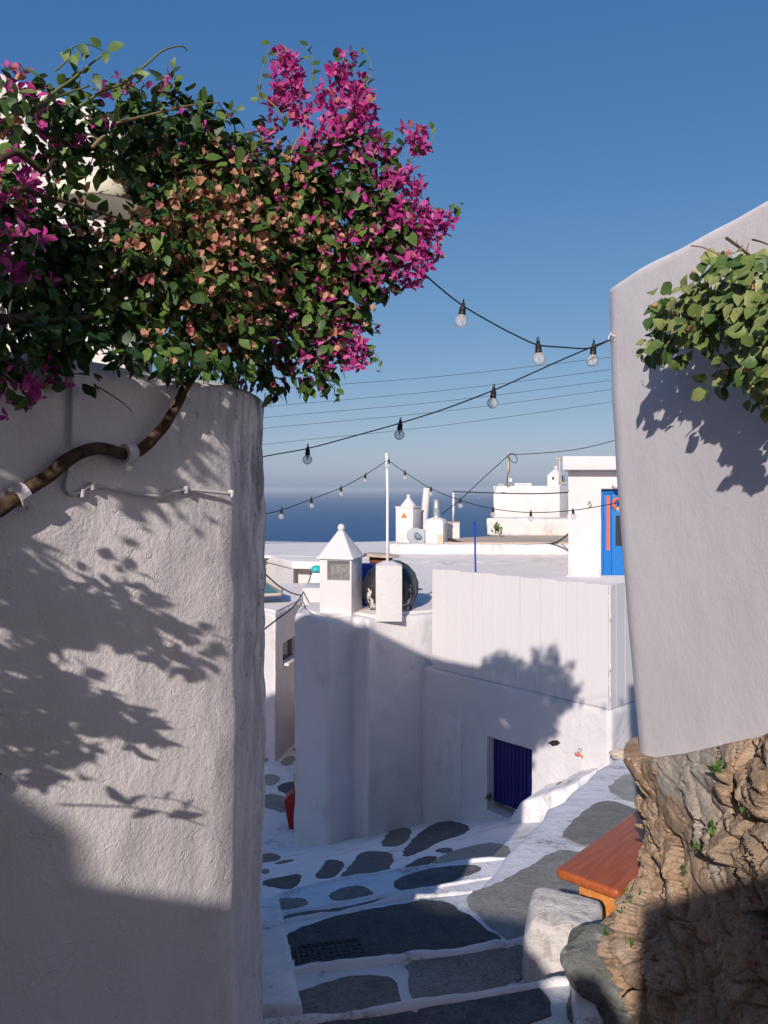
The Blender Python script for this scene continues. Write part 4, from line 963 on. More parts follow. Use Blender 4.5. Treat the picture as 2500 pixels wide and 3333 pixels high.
c_ = tag(MB().tube([(X_of(1378,20.9),20.9,-1.33),(X_of(1380,20.9),20.9,-.8),(X_of(1390,20.9),20.9,(HZ-1589)/F*20.9)], [.125,.10,.092], 18).build('flue_pipe', 'plaster_far', None, smooth=True, auto=R(50)), 'tall leaning white flue pipe between the far chimneys', 'chimney pipe')
c_ = thing('chimney', 'squat white chimney with metal vent pipe and broken corner', 'chimney', (X_of(1421,20.1), 20.15, -1.33), rz=R(-22))
m_ = MB(); vs = [(-.235,-.2),(.235,-.2),(.235,.2),(-.235,.2)]
m_.prism(vs, 0, .50); s_ = [(x*.35,y*.35) for x,y in vs]
m_.add([(x,y,.50) for x,y in vs]+[(x*.8,y*.8,.585) for x,y in vs]+[(x,y,.63) for x,y in s_], [(i,(i+1)%4,(i+1)%4+4,i+4) for i in range(4)]+[(4+i,4+(i+1)%4,(i+1)%4+8,i+8) for i in range(4)]+[(8,9,10,11)])
m_.build('shaft', 'plaster_old', c_, bevel=.012)
MB().lathe([(.085,.61),(.08,.64),(.08,.84),(.088,.85),(.08,.86),(.075,1.0),(.085,1.005),(.085,1.03),(.1,1.035),(.1,1.05),(.07,1.075),(.02,1.085)], (0,0,0), 18).build('vent_pipe', 'steel', c_, smooth=True, auto=R(40))
MB().box(.10,.24,-.215,-.197,.03,.22).build('broken_patch', 'roof_brown', c_)
# blower
b_ = thing('blower', 'grey centrifugal blower with small motor beside the squat chimney', 'blower', (X_of(1352,20.0), 20.05, -1.33))
sp = [(.02,-.05),(.185,-.05),(.195,-.045),(.195,.045),(.185,.05),(.02,.05)]
MB().lathe(sp, (0,0,.19), 26, 0, (.25,-1,0)).build('housing', 'steel_painted', b_, smooth=True, auto=R(40))
MB().box(.06,.22,-.09,.03,.02,.35).build('outlet', 'steel_painted', b_, bevel=.006)
MB().lathe([(.02,.05),(.08,.05),(.085,.06),(.07,.13),(.06,.20),(.02,.21)], (0.03,0,.19), 18, 0, (.25,-1,0)).build('motor', 'motor', b_, smooth=True, auto=R(40))
MB().box(-.12,.2,-.16,.06,.0,.03).build('base', 'steel_painted', b_)
bxp = thing('rooftop_box', 'small white masonry box carrying a short pipe mast', 'box', (X_of(1477,21.6), 21.7, -1.5))
MB().box(-.16,.15,-.15,.15,0,.60).build('body', 'plaster_far', bxp, bevel=.015)
MB().box(-.17,.16,-.16,.16,.602,.63).build('lid', 'roof_brown', bxp)
MB().tube([(.0,0,.62),(.0,0,1.0),(.0,0,1.44)], .027, 10).build('mast', 'white_metal', bxp, smooth=True)
# blue post behind fence
po = MB().tube([P(1549,2000,12.0), P(1548,1860,12.0), P(1545,1697,12.0)], [.016,.014,.014], 8).build('post', 'blue_post', None, smooth=True); tag(po, 'thin blue painted post standing behind the plank fence', 'post')

# far building with parapet, turret, mast
fb = thing('far_house', 'low white flat roofed house on the skyline with a stained parapet', 'house', (5, 24, -1.3))
zt_ = (HZ-1581)/F*24; y_ = 24
o_ = MB().prism([Q(1606,24.1),Q(1822,24),(X_of(1860,24.6)+.3,25),(X_of(1860,24.6)+.3,28),(X_of(1606,28)+.08,28)], -1.3, zt_).build('wall', 'plaster_far', None, bevel=.04); keep(o_, fb)
o_ = MB().prism([Q(1584,23.2),(7.2,22.6),(7.2,23.9),(X_of(1600,23.9),23.9)], -1.34, -.83).build('parapet', 'plaster_old'); soften(o_, .06, .05, .02, 2); keep(o_, fb)
o_ = MB().box(X_of(1835,24)-.02, X_of(1870,24), 23.5, 23.9, -.82, -.75).build('parapet_cap', 'roof_brown'); keep(o_, fb)
tu = thing('turret', 'small white gabled chimney turret on the far house roof', 'chimney', (X_of(1812,24.6), 24.7, zt_-.02), rz=R(-30))
m_ = MB(); m_.box(-.2,.2,-.2,.2,0,.34)
m_.add([(-.2,-.2,.34),(.2,-.2,.34),(.2,.2,.34),(-.2,.2,.34),(-.03,-.03,.52),(.03,-.03,.52),(.03,.03,.52),(-.03,.03,.52)], [(0,1,5,4),(1,2,6,5),(2,3,7,6),(3,0,4,7),(4,5,6,7)])
m_.build('shaft', 'plaster_far', tu, bevel=.01)
MB().lathe([(.01,.51),(.045,.52),(.06,.56),(.045,.60),(.01,.615)], (0,0,0), 14).build('finial', 'plaster_far', tu, smooth=True)
for (x,y,r_) in ((-.02,-.201,0),(.201,.0,1),(-.201,.02,1)):
    (MB().box(x-.03,x+.03,y-.004,y+.02,.2,.28) if not r_ else MB().box(x-.004,x+.004,y-.03,y+.03,.14,.30)).build('vent', 'dark', tu)  # near-black boxes paint the shade of the vent holes
ac = thing('air_conditioner', 'white air conditioner unit lying on the far house roof', 'air conditioner', (X_of(1702,24.3), 24.35, zt_+.0))
MB().box(-.24,.24,-.12,.12,0,.075).build('case', 'white_metal', ac, bevel=.008)
for i in range(6): MB().box(-.18+i*.048,-.14+i*.048,-.126,-.121,.02,.055).build('vent_slat', 'steel_painted', ac)
ma = thing('mast', 'slender cable mast with hanging wires on the far house roof', 'mast', (X_of(1656,24), 24.05, zt_-.01))
MB().tube([(0,0,0),(.01,0,.5),(.0,0,.98)], .03, 8).build('pole', 'roof_brown', ma, smooth=True)
MB().tube(smooth_path([(-.05,-.03,0),(-.03,-.04,.3),(.03,-.04,.55),(.0,-.04,.8),(-.02,-.04,.9),(.12,-.04,.95),(.22,-.03,.85),(.25,-.03,.75),(.2,-.03,.68),(.08,-.03,.72),(.0,-.03,.85)],5), .011, 6).build('cable', 'black_rubber', ma, smooth=True)
MB().box(.0,.09,-.08,-.03,.13,.22).build('junction_box', 'white_metal', ma, bevel=.005)
ho = MB().tube(smooth_path([P(1622,1581,23.6),P(1626,1577,23.6),P(1633,1576,23.6),P(1639,1581,23.6)],4), .012, 6).build('pipe_loop', 'white_metal', None, smooth=True); tag(ho, 'short white pipe loop at the left end of the far roof', 'pipe')

# house with blue door
bh = thing('blue_door_house', 'white house with flat slab roof and bright blue door at right', 'house', (5, 16, -1.8))
YB = 16.2
xl, xd0, xd1 = X_of(1850,YB), X_of(1957,YB), X_of(2040,YB)+.25
w1_ = MB().prism([(xl,YB),(9,YB),(9,20),(xl+1.05,20)], -2.0, .36)
m_ = w1_.build('wall', 'plaster')
ctr = MB().box(xd0, xd1, YB-.2, YB+.22, -2.2, (HZ-1592)/F*YB).build('cutter', 'plaster')
soften(m_, .05, .04, 0, 2); cut(m_, [ctr]); keep(m_, bh)
o_ = MB().prism([(X_of(1828,16),YB-.28),(9,YB-.28),(9,20.2),(X_of(1828,16)+1.1,20.2)], .355, .625).build('roof_slab', 'plaster', None, bevel=.03); keep(o_, bh)
o_ = MB().prism([(xl-.12,YB-.13),(xd0-.02,YB-.16),(xd0-.02,YB+.1),(xl+.2,YB+.1)], -2.0, [HT+.04,HT+.04,HT+.3,HT+.3]).build('plinth', 'plaster'); soften(o_, .04, .03); keep(o_, bh)
dr_ = thing('tmp','x','x'); bpy.data.objects.remove(dr_)
zd = (HZ-1592)/F*YB; yd = YB+.13
def put(mb, name, mat, parent, bev=0):
    o = mb.build(name, mat, None, bevel=bev); o.parent = parent
    M_ = Matrix.Identity(4); q = parent
    chain = []
    while q: chain.append(q); q = q.parent
    for q in reversed(chain):
        M_ = M_ @ q.matrix_parent_inverse @ Matrix.Translation(q.location) @ Matrix.Rotation(q.rotation_euler[2], 4, 'Z')
    o.matrix_parent_inverse = M_.inverted(); return o
dd = put(MB().box(xd0+.005, xd1-.005, yd+.02, yd+.05, -1.98, zd-.005), 'door', 'azure', bh)
put(MB().box(xd0+.005, xd0+.075, yd-.03, yd+.019, -1.98, zd-.005), 'frame', 'azure', dd, .006)
put(MB().box(xd0+.076, xd1-.005, yd-.03, yd+.019, zd-.085, zd-.005), 'frame', 'azure', dd, .006)
put(MB().box(xd0+.085, xd0+.235, yd-.004, yd+.019, -1.98, zd-.09), 'side_panel', 'azure', dd, .004)
put(MB().box(X_of(1980,YB), X_of(1990,YB), yd-.012, yd-.0045, (HZ-1792)/F*YB, (HZ-1614)/F*YB), 'orange_strip', 'orange', dd)
put(MB().box(xd0+.243, xd1-.02, yd-.012, yd+.019, -1.98, zd-.09), 'leaf_panel', 'azure', dd, .006)
put(MB().box(xd0+.30, xd0+.312, yd-.018, yd-.0125, -1.15, zd-.50), 'moulding', 'azure', dd, .002)
put(MB().box(xd0+.315, xd1-.06, yd-.016, yd-.0125, -1.13, zd-.52), 'pane', 'window_glass', dd)
wr = MB(); wc_ = P(2009,1640,YB+.08); wr.tube([wc_+Vector((math.cos(a)*.075,0,math.sin(a)*.10)) for a in np.linspace(0,2*math.pi,17)], [.028+.008*math.sin(i*2.3) for i in range(17)], 8)
wo_ = wr.build('wreath', 'orange', None, smooth=True); tag(wo_, 'orange red wreath hanging on the blue door', 'wreath')
gl_ = MB().lathe([(.01,-.1),(.06,-.09),(.1,-.03),(.1,.03),(.06,.09),(.01,.1)], P(2009,1574,YB-.12), 16).build('wall_light', 'white_metal', None, smooth=True); tag(gl_, 'round white wall light above the blue door', 'lamp')
hk = MB().tube(smooth_path([P(1914,1642,YB-.02),P(1918,1630,YB-.06),P(1924,1640,YB-.06),P(1918,1650,YB-.03)],4), .012, 6).build('wall_hook', 'roof_brown', None, smooth=True); tag(hk, 'small rusty hook on the wall left of the blue door', 'hook')
tp_ = MB(); yy = YB-.3; tp_.tube([P(1821,1578,yy),P(1821,1490,yy)], .016, 8); tp_.tube([P(1809,1494,yy),P(1828,1494,yy)], .022, 8); tp_.tube(smooth_path([P(1821,1555,yy),P(1830,1572,yy),P(1848,1573,yy)],4), .014, 6)
to_ = tp_.build('antenna_pipe', 'roof_brown', None, smooth=True); tag(to_, 'thin T shaped pipe left of the slab roofed house', 'pipe')
hs = MB().tube(smooth_path([P(1458,1757,20.3)+Vector((0,0,.02)), P(1530,1772,19.95)+Vector((0,0,0.01)), P(1640,1774,19.9), P(1760,1772,19.8), P(1810,1766,19.5), P(1850,1738,18.5), P(1870,1720,17)],8), .022, 8).build('hose', 'hose', None, smooth=True); tag(hs, 'black hose lying along the front of the dusty roof', 'hose')

# ================================================================== STRINGS OF LIGHTS AND WIRES
def bulb(parent, p, s, d):
    """socket with loop, hanging glass globe under it; s = size factor"""
    so_ = MB(); z = -.004*s
    so_.tube([(0,0,.012*s),(0,0,z)], .0075*s, 8); so_.lathe([(.007*s,z+.004*s),(.0115*s,z),(.0125*s,z-.012*s),(.0115*s,z-.014*s),(.0130*s,z-.017*s),(.0135*s,z-.027*s),(.0130*s,z-.029*s)], (0,0,0), 14)
    so_.tube([(0,0,.010*s),(-.006*s,0,.020*s),(0,0,.027*s),(.006*s,0,.020*s),(0,0,.010*s)], .0022*s, 6)
    o = so_.build('socket', 'black_rubber', None, smooth=True, auto=R(40)); o.location = p - Vector(parent.location); o.parent = parent
    o.rotation_euler = (random.uniform(-.15,.15), random.uniform(-.18,.18), random.random()*6)
    gz = z-.029*s
    g = MB().lathe([(.0125*s,gz+.002*s),(.0135*s,gz-.003*s)]+[(.0245*s*math.sin(a),gz-.0235*s+.0245*s*math.cos(a)) for a in np.linspace(.65,3.12,12)]+[(.0003*s,gz-.048*s)], (0,0,0), 20).build('glass_bulb', 'glass', o, smooth=True)
    MB().lathe([(.009*s,gz),(.0095*s,gz-.003*s),(.008*s,gz-.006*s),(.003*s,gz-.014*s),(.002*s,gz-.026*s)], (0,0,0), 10).build('filament_stem', 'filament', o, smooth=True)
    return o
def string(name, pts, bulbs, label, r, s=1.0):
    t = thing(name, label, 'string lights', Vector(pts[len(pts)//2]))
    sm = smooth_path(pts, 8); c = MB().tube(sm, r, 8).build('cable', 'black_rubber', None, smooth=True); keep(c, t)
    for b in bulbs: bulb(t, b, s, None)
    return t
def D1(u): return 3.25 + (1990-u)*.00105          # front string: right wall hook to the far side of the left wall
fs_ = [(700,1525),(855,1487),(1000,1460),(1150,1420),(1303,1377),(1450,1330),(1607,1270),(1720,1220),(1820,1175),(1925,1130),(1985,1106)]
string('string_light', [P(u,v,D1(u)) for u,v in fs_], [P(u,v,D1(u)) for u,v in ((1002,1461),(1303,1377),(1607,1270),(1932,1128))], 'near string of clear bulbs sagging from the left wall up to the right wall hook', .0030, 1.0)
fs2 = [(1300,790),(1358,868),(1430,935),(1507,995),(1600,1050),(1680,1092),(1750,1122),(1830,1130),(1920,1133),(1985,1106)]
D2 = lambda u: 3.02 + (u-1300)*.00033
string('string_light', [P(u,v,D2(u)) for u,v in fs2], [P(u,v,D2(u)) for u,v in ((1507,997),(1752,1120))], 'upper string of clear bulbs running from the bougainvillea to the right wall hook', .0030, 1.0)
rs = [(700,1690),(855,1673),(917,1660),(1014,1625),(1110,1588),(1190,1545),(1261,1498)]
D3 = lambda u: 8.6 + (u-855)*(2.6/406)
string('string_light', [P(u,v,D3(u)) for u,v in rs], [P(u,v,D3(u)) for u,v in ((917,1660),(1014,1626),(1110,1588),(1190,1546))], 'far string of small bulbs between the left wall and the white pole', .005, 1.3)
rs2 = [(1263,1498),(1318,1537),(1403,1590),(1498,1628),(1606,1656),(1728,1668),(1865,1661),(2015,1636),(2200,1600)]
D4 = lambda u: 11.2 - (u-1263)*(1.9/750)
string('string_light', [P(u,v,D4(u)) for u,v in rs2], [P(u,v,D4(u)) for u,v in ((1266,1499),(1318,1537),(1403,1590),(1498,1628),(1606,1656),(1728,1668),(1865,1661),(2015,1636))], 'far string of small bulbs between the white pole and the blue door', .005, 1.3)
# hook on the right wall
h1 = RWP(2003,1095,0); h0 = P(1985,1106,D1(1985))
hk_ = MB().tube(smooth_path([h1, h1+Vector((-.02,-.0,.01)), h0+Vector((.01,0,.025)), h0+Vector((-.004,0,.012)), h0+Vector((.0,0,-.004)), h0+Vector((.014,0,.0)), h1+Vector((-.004,.0,-.015))],6), .0022, 6).build('wall_hook', 'white_metal', None, smooth=True); tag(hk_, 'white metal hook on the right wall holding the string lights', 'hook')
# distant power lines
for k, (v0, v1) in enumerate(((1270,1160),(1325,1200),(1360,1235),(1395,1265),(1447,1305))):
    yy = 42+k; pts = [P(500, v0+ (v0-v1)*.34, yy), P(855,v0,yy), P(1430,(v0+v1)/2+10,yy), P(2010,v1,yy), P(2700,v1-(v0-v1)*.75,yy)]
    o = MB().tube(smooth_path(pts,8), .011, 5).build('power_line', 'wire_dark', None, smooth=True)
    tag(o, ('topmost','second','third','fourth','lowest')[k] + ' of the five thin power lines crossing the sky', 'power line', 'power lines across the sky')
for nm, pts, lab, r in (
  ('wire', [P(1656,1480,24),P(1760,1475,24),P(1880,1462,24),P(2012,1430,24),P(2300,1340,24)], 'thin wire from the far mast rising to the right', .012),
  ('wire', [P(1654,1483,24),P(1580,1550,23),P(1500,1625,22),P(1440,1672,20.6)], 'thin slanting wire from the far mast down to the chimneys', .011),
  ('wire', [P(1481,1600,21.6),P(1484,1600,21.5),P(1620,1605,19.5),P(1740,1607,18),P(1848,1603,16.3)], 'dark cable from the short pipe mast to the slab roofed house', .014),
  ('wire', [P(820,1838,9),P(855,1861,10),P(905,1905,11),P(945,1928,12),P(975,1937,12.4),P(983,1937,12.5)], 'black cable dropping from the left wall to the roof edge knot', .010),
  ('wire', [P(780,2120,10),P(855,2053,10.6),P(910,2010,11.2),P(955,1975,11.6),P(983,1935,12.3),P(1008,1885,14),P(1010,1860,18)], 'twisted black cable slanting over the left lane roof edge', .010)):
    o = MB().tube(smooth_path(pts,8), r, 6).build(nm, 'black_rubber', None, smooth=True); tag(o, lab, 'wire')

# drain cover on the landing
dq = [on_abc(u, v, *LP) for u, v in [(962,3098),(1172,3076),(1182,3150),(962,3180)]]
dcv = thing('drain_cover', 'dark cast iron drain cover with square relief set in the landing', 'drain cover', (dq[0]+dq[2])/2)
ea = (dq[1]-dq[0]); eb = (dq[3]-dq[0]); ea.z = 0; eb.z = 0; cc = (dq[0]+dq[1]+dq[2]+dq[3])/4; cc.z = zof(LP, cc.x, cc.y)+.012
L1, L2 = ea.length, .26; ea.normalize(); eb = Vector((ea.y,-ea.x,0)); cc = dq[0] + ea*L1/2 + eb*L2/2; cc.z = zof(LP, cc.x, cc.y)+.012
pl0 = MB().obox(cc, ea*L1/2, eb*L2/2, Vector((0,0,.006))).build('plate', 'iron', None, bevel=.002); keep(pl0, dcv)
fm = MB(); zz = Vector((0,0,.004))
for s in (-1,1): fm.obox(cc+eb*(L2/2)*s+zz, ea*L1/2, eb*.008, Vector((0,0,.008))); fm.obox(cc+ea*(L1/2)*s+zz, ea*.008, eb*(L2/2-.008), Vector((0,0,.008)))
fo = fm.build('frame', 'iron'); keep(fo, dcv)
for i in range(11):
    for j in range(7):
        q = cc + ea*(-.45+i*.09)*L1 + eb*(-.42+j*.14)*L2 + Vector((0,0,.009)); mm_ = (i+j) % 2
        r_ = MB().obox(q, ea*L1*(.034 if mm_ else .012), eb*L2*(.018 if mm_ else .05), Vector((0,0,.003)))
        o = r_.build('stud', 'iron'); keep(o, dcv)

# ================================================================== FOLIAGE
def leaf_mesh(L=1.0, W=.62, curl=.18, fold=.12):
    xs = [0,.22,.5,.78,1.0]; ws = [.05,.42,.5,.27,0]
    v = []; f = []
    for x, w_ in zip(xs, ws):
        z = -curl*(x**2)*L
        v += [(-w_*W, x*L, z+fold*w_*2*W*.5), (0, x*L, z), (w_*W, x*L, z+fold*w_*2*W*.5)]
    for i in range(4):
        a = i*3
        f += [(a,a+1,a+4,a+3),(a+1,a+2,a+5,a+4)]
    return np.array(v, float), f
def bract_mesh(open_=.9):
    v = []; f = []
    for k in range(3):
        a0 = k*2.094
        for (x, w_, z) in ((.05,.06,0),(.36,.33,.30),(.72,.26,.56),(1.22,0,.74)):
            for s in (-1, 0, 1):
                lx, ly, lz = s*w_, x*open_, z + (abs(s)*.12 if w_ > .2 else 0)
                v.append((lx*math.cos(a0)-ly*math.sin(a0), lx*math.sin(a0)+ly*math.cos(a0), lz))
        b = k*12
        for i in range(3):
            a = b+i*3; f += [(a,a+1,a+4,a+3),(a+1,a+2,a+5,a+4)]
    return np.array(v, float)*.9, f
LV, LF = leaf_mesh(); LV2, LF2 = leaf_mesh(1.0, .95, .30, .28); BV, BF = bract_mesh()
BV2, BF2 = bract_mesh(.55)
def frames(dirs, ups, sizes):
    d = dirs/np.linalg.norm(dirs, axis=1)[:,None]; x = np.cross(d, ups); x /= np.linalg.norm(x, axis=1)[:,None]+1e-9; z = np.cross(x, d)
    return np.stack([x, d, z], axis=2)*sizes[:,None,None]      # columns: local x, y, z
def field_mesh(name, V, Fc, pos, fr, mat):
    n, k = len(pos), len(V)
    allv = np.einsum('nij,kj->nki', fr, V) + pos[:,None,:]
    fcs = np.array([f for f in Fc]); tot = (fcs[None,:,:] + (np.arange(n)*k)[:,None,None]).reshape(-1, 4)
    me = bpy.data.meshes.new(name); me.vertices.add(n*k); me.vertices.foreach_set('co', allv.reshape(-1).astype(np.float32))
    m = len(tot); me.loops.add(m*4); me.loops.foreach_set('vertex_index', tot.reshape(-1).astype(np.int32))
    me.polygons.add(m); me.polygons.foreach_set('loop_start', (np.arange(m)*4).astype(np.int32)); me.polygons.foreach_set('loop_total', np.full(m, 4, np.int32))
    me.polygons.foreach_set('use_smooth', np.ones(m, bool)); me.materials.append(M[mat]); me.update(calc_edges=True); me.validate(); return me
def single(name, V, Fc, mat):
    me = bpy.data.meshes.new(name); me.from_pydata([tuple(v) for v in V], [], Fc); me.polygons.foreach_set('use_smooth', [True]*len(me.polygons)); me.materials.append(M[mat]); return me
def sample_blobs(blobs, density, droop=.5, shell=.55, facing=None):
    """leaf positions and directions in a set of spheres: (centre, radius, magenta share, dried share)"""
    pos, dr, up, kind = [], [], [], []
    for c, r, mg, pc in blobs:
        n = max(4, int(density*r**2.3))
        a = rng.normal(size=(n,3)); a /= np.linalg.norm(a, axis=1)[:,None]
        rad = r*(shell + (1-shell)*rng.random(n)**.6)*np.where(rng.random(n) < .16, rng.random(n), 1)*(1+.12*rng.normal(size=n))
        p = np.array(c) + a*rad[:,None]
        d = a*.55 + rng.normal(size=(n,3))*.55 + np.array([0,0,-droop]); u_ = a*.8 + rng.normal(size=(n,3))*.45 + np.array([0,-.2,.7])
        q = rng.random(n); k = np.where(q < mg, 1, np.where(q < mg+pc, 2, 0))
        pos.append(p); dr.append(d); up.append(u_); kind.append(k); p += a*(r*.10*(k > 0))[:,None]
    return map(np.concatenate, (pos, dr, up, kind))
def plant(root, groups, origin):
    """groups: part name, mesh, verts, faces, positions, frames, material; the nearest and largest 300 become parts"""
    o0 = np.array(origin)
    for name, V, Fc, pos, fr, mat, limit in groups:
        if len(pos) == 0: continue
        # how large each one shows: size over distance, nearest and unhidden first
        U = pos[:,0]/np.maximum(pos[:,1], .2)*F + CX; Vp = HZ - pos[:,2]/np.maximum(pos[:,1], .2)*F
        inside = (U > 0) & (U < 2500) & (Vp > 0) & (Vp < 3333) & (pos[:,1] > .5)
        cell = np.floor(U/26).astype(int)*1000 + np.floor(Vp/26).astype(int)
        order = np.argsort(pos[:,1]); first = np.zeros(len(pos), bool); seen = set()
        for i in order:
            if inside[i] and cell[i] not in seen: seen.add(cell[i]); first[i] = True
        idx = np.where(first)[0]
        if len(idx) > limit: idx = rng.choice(idx, limit, replace=False)
        rest = np.ones(len(pos), bool); rest[idx] = False
        base = single(name, V, Fc, mat)
        for i in idx:
            o = bpy.data.objects.new(name, base); COL.objects.link(o); o.parent = root
            m4 = np.eye(4); m4[:3,:3] = fr[i]; m4[:3,3] = pos[i]-o0; o.matrix_basis = Matrix(m4.tolist())
        if rest.any():
            me = field_mesh(name + '_mass', V, Fc, pos[rest]-o0, fr[rest], mat)
            o = link({'leaf':'foliage','flower':'blossom','dried_flower':'dried_blossom','faded_flower':'faded_blossom'}[name], me, root); o['kind'] = 'stuff'

def Dc(u): return (2.02 + u/855*.80) if u < 855 else 2.90
BL = [ # u, v, r(px), depth offset, magenta, dried
 (120,470,55,.05,.1,0),(230,500,60,0,.05,0),(330,510,65,0,.03,0),(400,540,50,0,.02,.1),
 (30,330,110,0,.25,.02),(150,330,90,0,.05,0),(290,400,100,0,.10,.02),(430,330,75,0,.12,.02),(470,430,100,0,.05,0),(600,400,100,0,.03,0),(720,470,110,0,.05,.1),(560,290,40,0,.05,0),
 (220,440,70,.1,0,0),(20,500,60,0,.2,.2),(90,640,70,0,.3,.1),(20,600,75,-.05,.65,.05),(30,760,95,-.05,.55,.03),(10,850,80,-.05,.4,0),(150,750,80,.05,.03,.03),
 (60,700,90,.12,.1,.05),(130,860,100,.12,.03,0),(60,900,110,.12,.1,0),(200,780,80,.12,0,.05),(150,1090,90,.1,0,0),(50,1110,90,.08,.05,0),(230,1110,70,.1,0,0),(230,640,60,-.02,0,.1),(200,570,50,.0,.05,.1),
 (480,560,90,.1,0,.1),(600,600,115,0,0,.30),(760,610,125,0,.03,.25),(880,560,105,0,.03,.12),(980,600,100,0,.05,.1),(500,730,110,-.05,0,.3),(650,760,135,-.05,0,.55),(800,780,135,-.05,0,.45),
 (950,720,130,0,.05,.2),(400,850,125,0,0,.25),(560,900,140,-.05,0,.2),(720,930,145,-.08,0,.32),(880,900,135,-.05,0,.22),(1030,850,130,0,.05,.12),(280,800,110,.05,0,.08),
 (200,900,130,.08,0,0),(250,1010,130,.1,0,0),(100,1020,110,.08,.02,0),(420,1040,125,.05,0,.05),(600,1070,120,0,0,.15),(760,1080,125,-.03,0,.2),(900,1070,125,0,.05,.12),
 (1020,1010,115,0,.08,.12),(1130,930,100,0,.12,.1),(520,1150,70,.03,0,.05),(650,1180,60,0,0,.05),(770,1190,60,0,0,.1),(870,1210,70,0,.12,.05),(895,1268,28,0,.05,0),(1000,1180,80,0,.3,.05),
 (1080,1100,80,0,.4,.1),(1140,1150,50,0,.9,0),(1175,1060,45,0,.25,.1),(1055,1240,32,0,.1,0),(1000,1270,25,0,.1,0),
 (1100,600,105,0,.08,.1),(1180,690,105,0,.08,.06),(1240,780,95,0,.15,.05),(1200,560,75,0,.35,.05),(1280,640,70,0,.5,0),(1330,730,75,0,.55,0),(1400,740,50,0,.9,0),(1440,725,32,0,1,0),
 (1385,820,50,0,.9,0),(1310,880,60,0,.8,0),(1230,890,75,0,.4,.05),(1350,450,42,0,.95,0),(1370,480,28,0,.9,0),(1300,430,26,0,.7,0),(1255,500,55,0,.45,0),(1200,830,90,0,.2,.05),(1330,600,45,0,.8,0),
 (915,190,40,0,.95,0),(950,235,48,0,.97,0),(895,285,45,0,.97,0),(960,320,52,0,.95,0),(920,365,55,0,.8,.1),(870,420,36,0,.5,.2),(990,280,28,0,1,0),(985,370,35,0,.9,0),
 (1125,200,42,0,.75,0),(1085,255,45,0,1,0),(1150,285,52,0,1,0),(1065,320,45,0,1,0),(1180,350,52,0,.95,0),(1120,385,75,0,.85,0),(1030,480,50,0,.6,.05),(1100,470,80,0,.35,.1),(1190,440,65,0,.6,0),(1010,540,70,0,.2,.1),
 (40,1190,65,-.1,.15,.05),(160,1150,60,0,.05,0),(55,1275,50,-.1,.25,0),(185,1235,38,-.1,.6,.1),(20,1325,28,-.1,.6,0),(290,1150,55,.05,0,0),(300,1250,32,.05,0,0),(120,1310,22,-.1,.3,0),(430,1175,50,.05,0,0),
]
blobs = []
for u, v, r, dz, mg, pc in BL:
    if v < 520 and u > 850: r *= .82
    D = Dc(u)+dz; c = P(u, v, D)
    if c.z < .45 and u < 760:                     # below the wall top: stay in front of the wall face
        rr = r/F*D
        t = (Vector((c.x,c.y)) - B0).dot(NLW)
        need = rr*.55 + .03
        if t < need:
            # slide along the sight line toward the viewer
            s = 1.0
            for _ in range(60):
                s -= .01; q = c*s
                if (Vector((q.x,q.y)) - B0).dot(NLW) >= need: break
            r *= 1.0; c = c*s; D *= s
    blobs.append((c, r/F*D, mg, pc))
for u, v, r in ((560,620,120),(700,560,120),(820,640,130),(560,800,130),(700,830,140),(850,800,140),(960,760,120),(620,980,130),(780,1000,130),(920,960,120),(1040,900,100),(500,480,90),(640,470,90),(1050,700,110)):
    blobs.append((P(u, v, 3.25), r/F*3.25, .05, .1))
# the plant goes on along the wall outside the frame
for t, z, off, r in ((1.55,.75,.25,.26),(1.9,.95,.28,.30),(2.3,.8,.28,.30),(2.8,.9,.3,.32),(3.3,.85,.3,.3),(3.8,.9,.3,.3)):
    b = B0 + WL*t + NLW*off; blobs.append((Vector((b.x,b.y,z)), r, .1, .05))
for u, v, r, L in ((20,1290,80,1.35),(110,1300,75,1.3),(200,1310,62,1.3),(275,1345,52,1.3),(340,1385,40,1.3),(395,1420,34,1.3),(440,1375,26,1.35),(320,1300,30,1.3),(420,1445,22,1.3),
                   (60,1400,60,1.35),(40,1500,90,1.3),(130,1500,62,1.25),(200,1530,55,1.25),(260,1555,42,1.2),(315,1575,32,1.2),(345,1600,20,1.2),(300,1612,20,1.2),(20,1620,80,1.3),(110,1590,50,1.3),(230,1230,26,1.3),(60,1210,40,1.3)):
    p = LWP(u*1.507, v*1.507); rr = r*1.507/F*p.y*.80; L = .9
    while (p.x+SUN.x*L + rr*1.3 + .05) > -.463*(p.y+SUN.y*L - rr): L += .03
    blobs.append((p + SUN*L, rr, .1, .05))
pos, dr, up, kind = sample_blobs(blobs, 35000)
sz = np.where(kind == 0, rng.beta(2,2.4,len(pos))*.044+.021, rng.uniform(.018,.036,len(pos)))
ok = ~(((pos[:,0]-B0.x)*NLW.x + (pos[:,1]-B0.y)*NLW.y < .015) & (pos[:,2] < .33) & (pos[:,1] < 2.9) & (pos[:,0] < -.45))
# keep the lamp readable
Upx = pos[:,0]/pos[:,1]*F+CX; Vpx = HZ-pos[:,2]/pos[:,1]*F
ok &= ~((pos[:,1] < 2.5) & (np.abs(Upx-400) < 70) & (np.abs(Vpx-632) < 52) & (rng.random(len(pos)) < .5) & (pos[:,1] > 1))
pos, dr, up, kind, sz = pos[ok], dr[ok], up[ok], kind[ok], sz[ok]
bd = np.where(kind[:,None] == 0, dr, dr*.4 + rng.normal(size=dr.shape)*.6)
fr = frames(bd, up, sz)
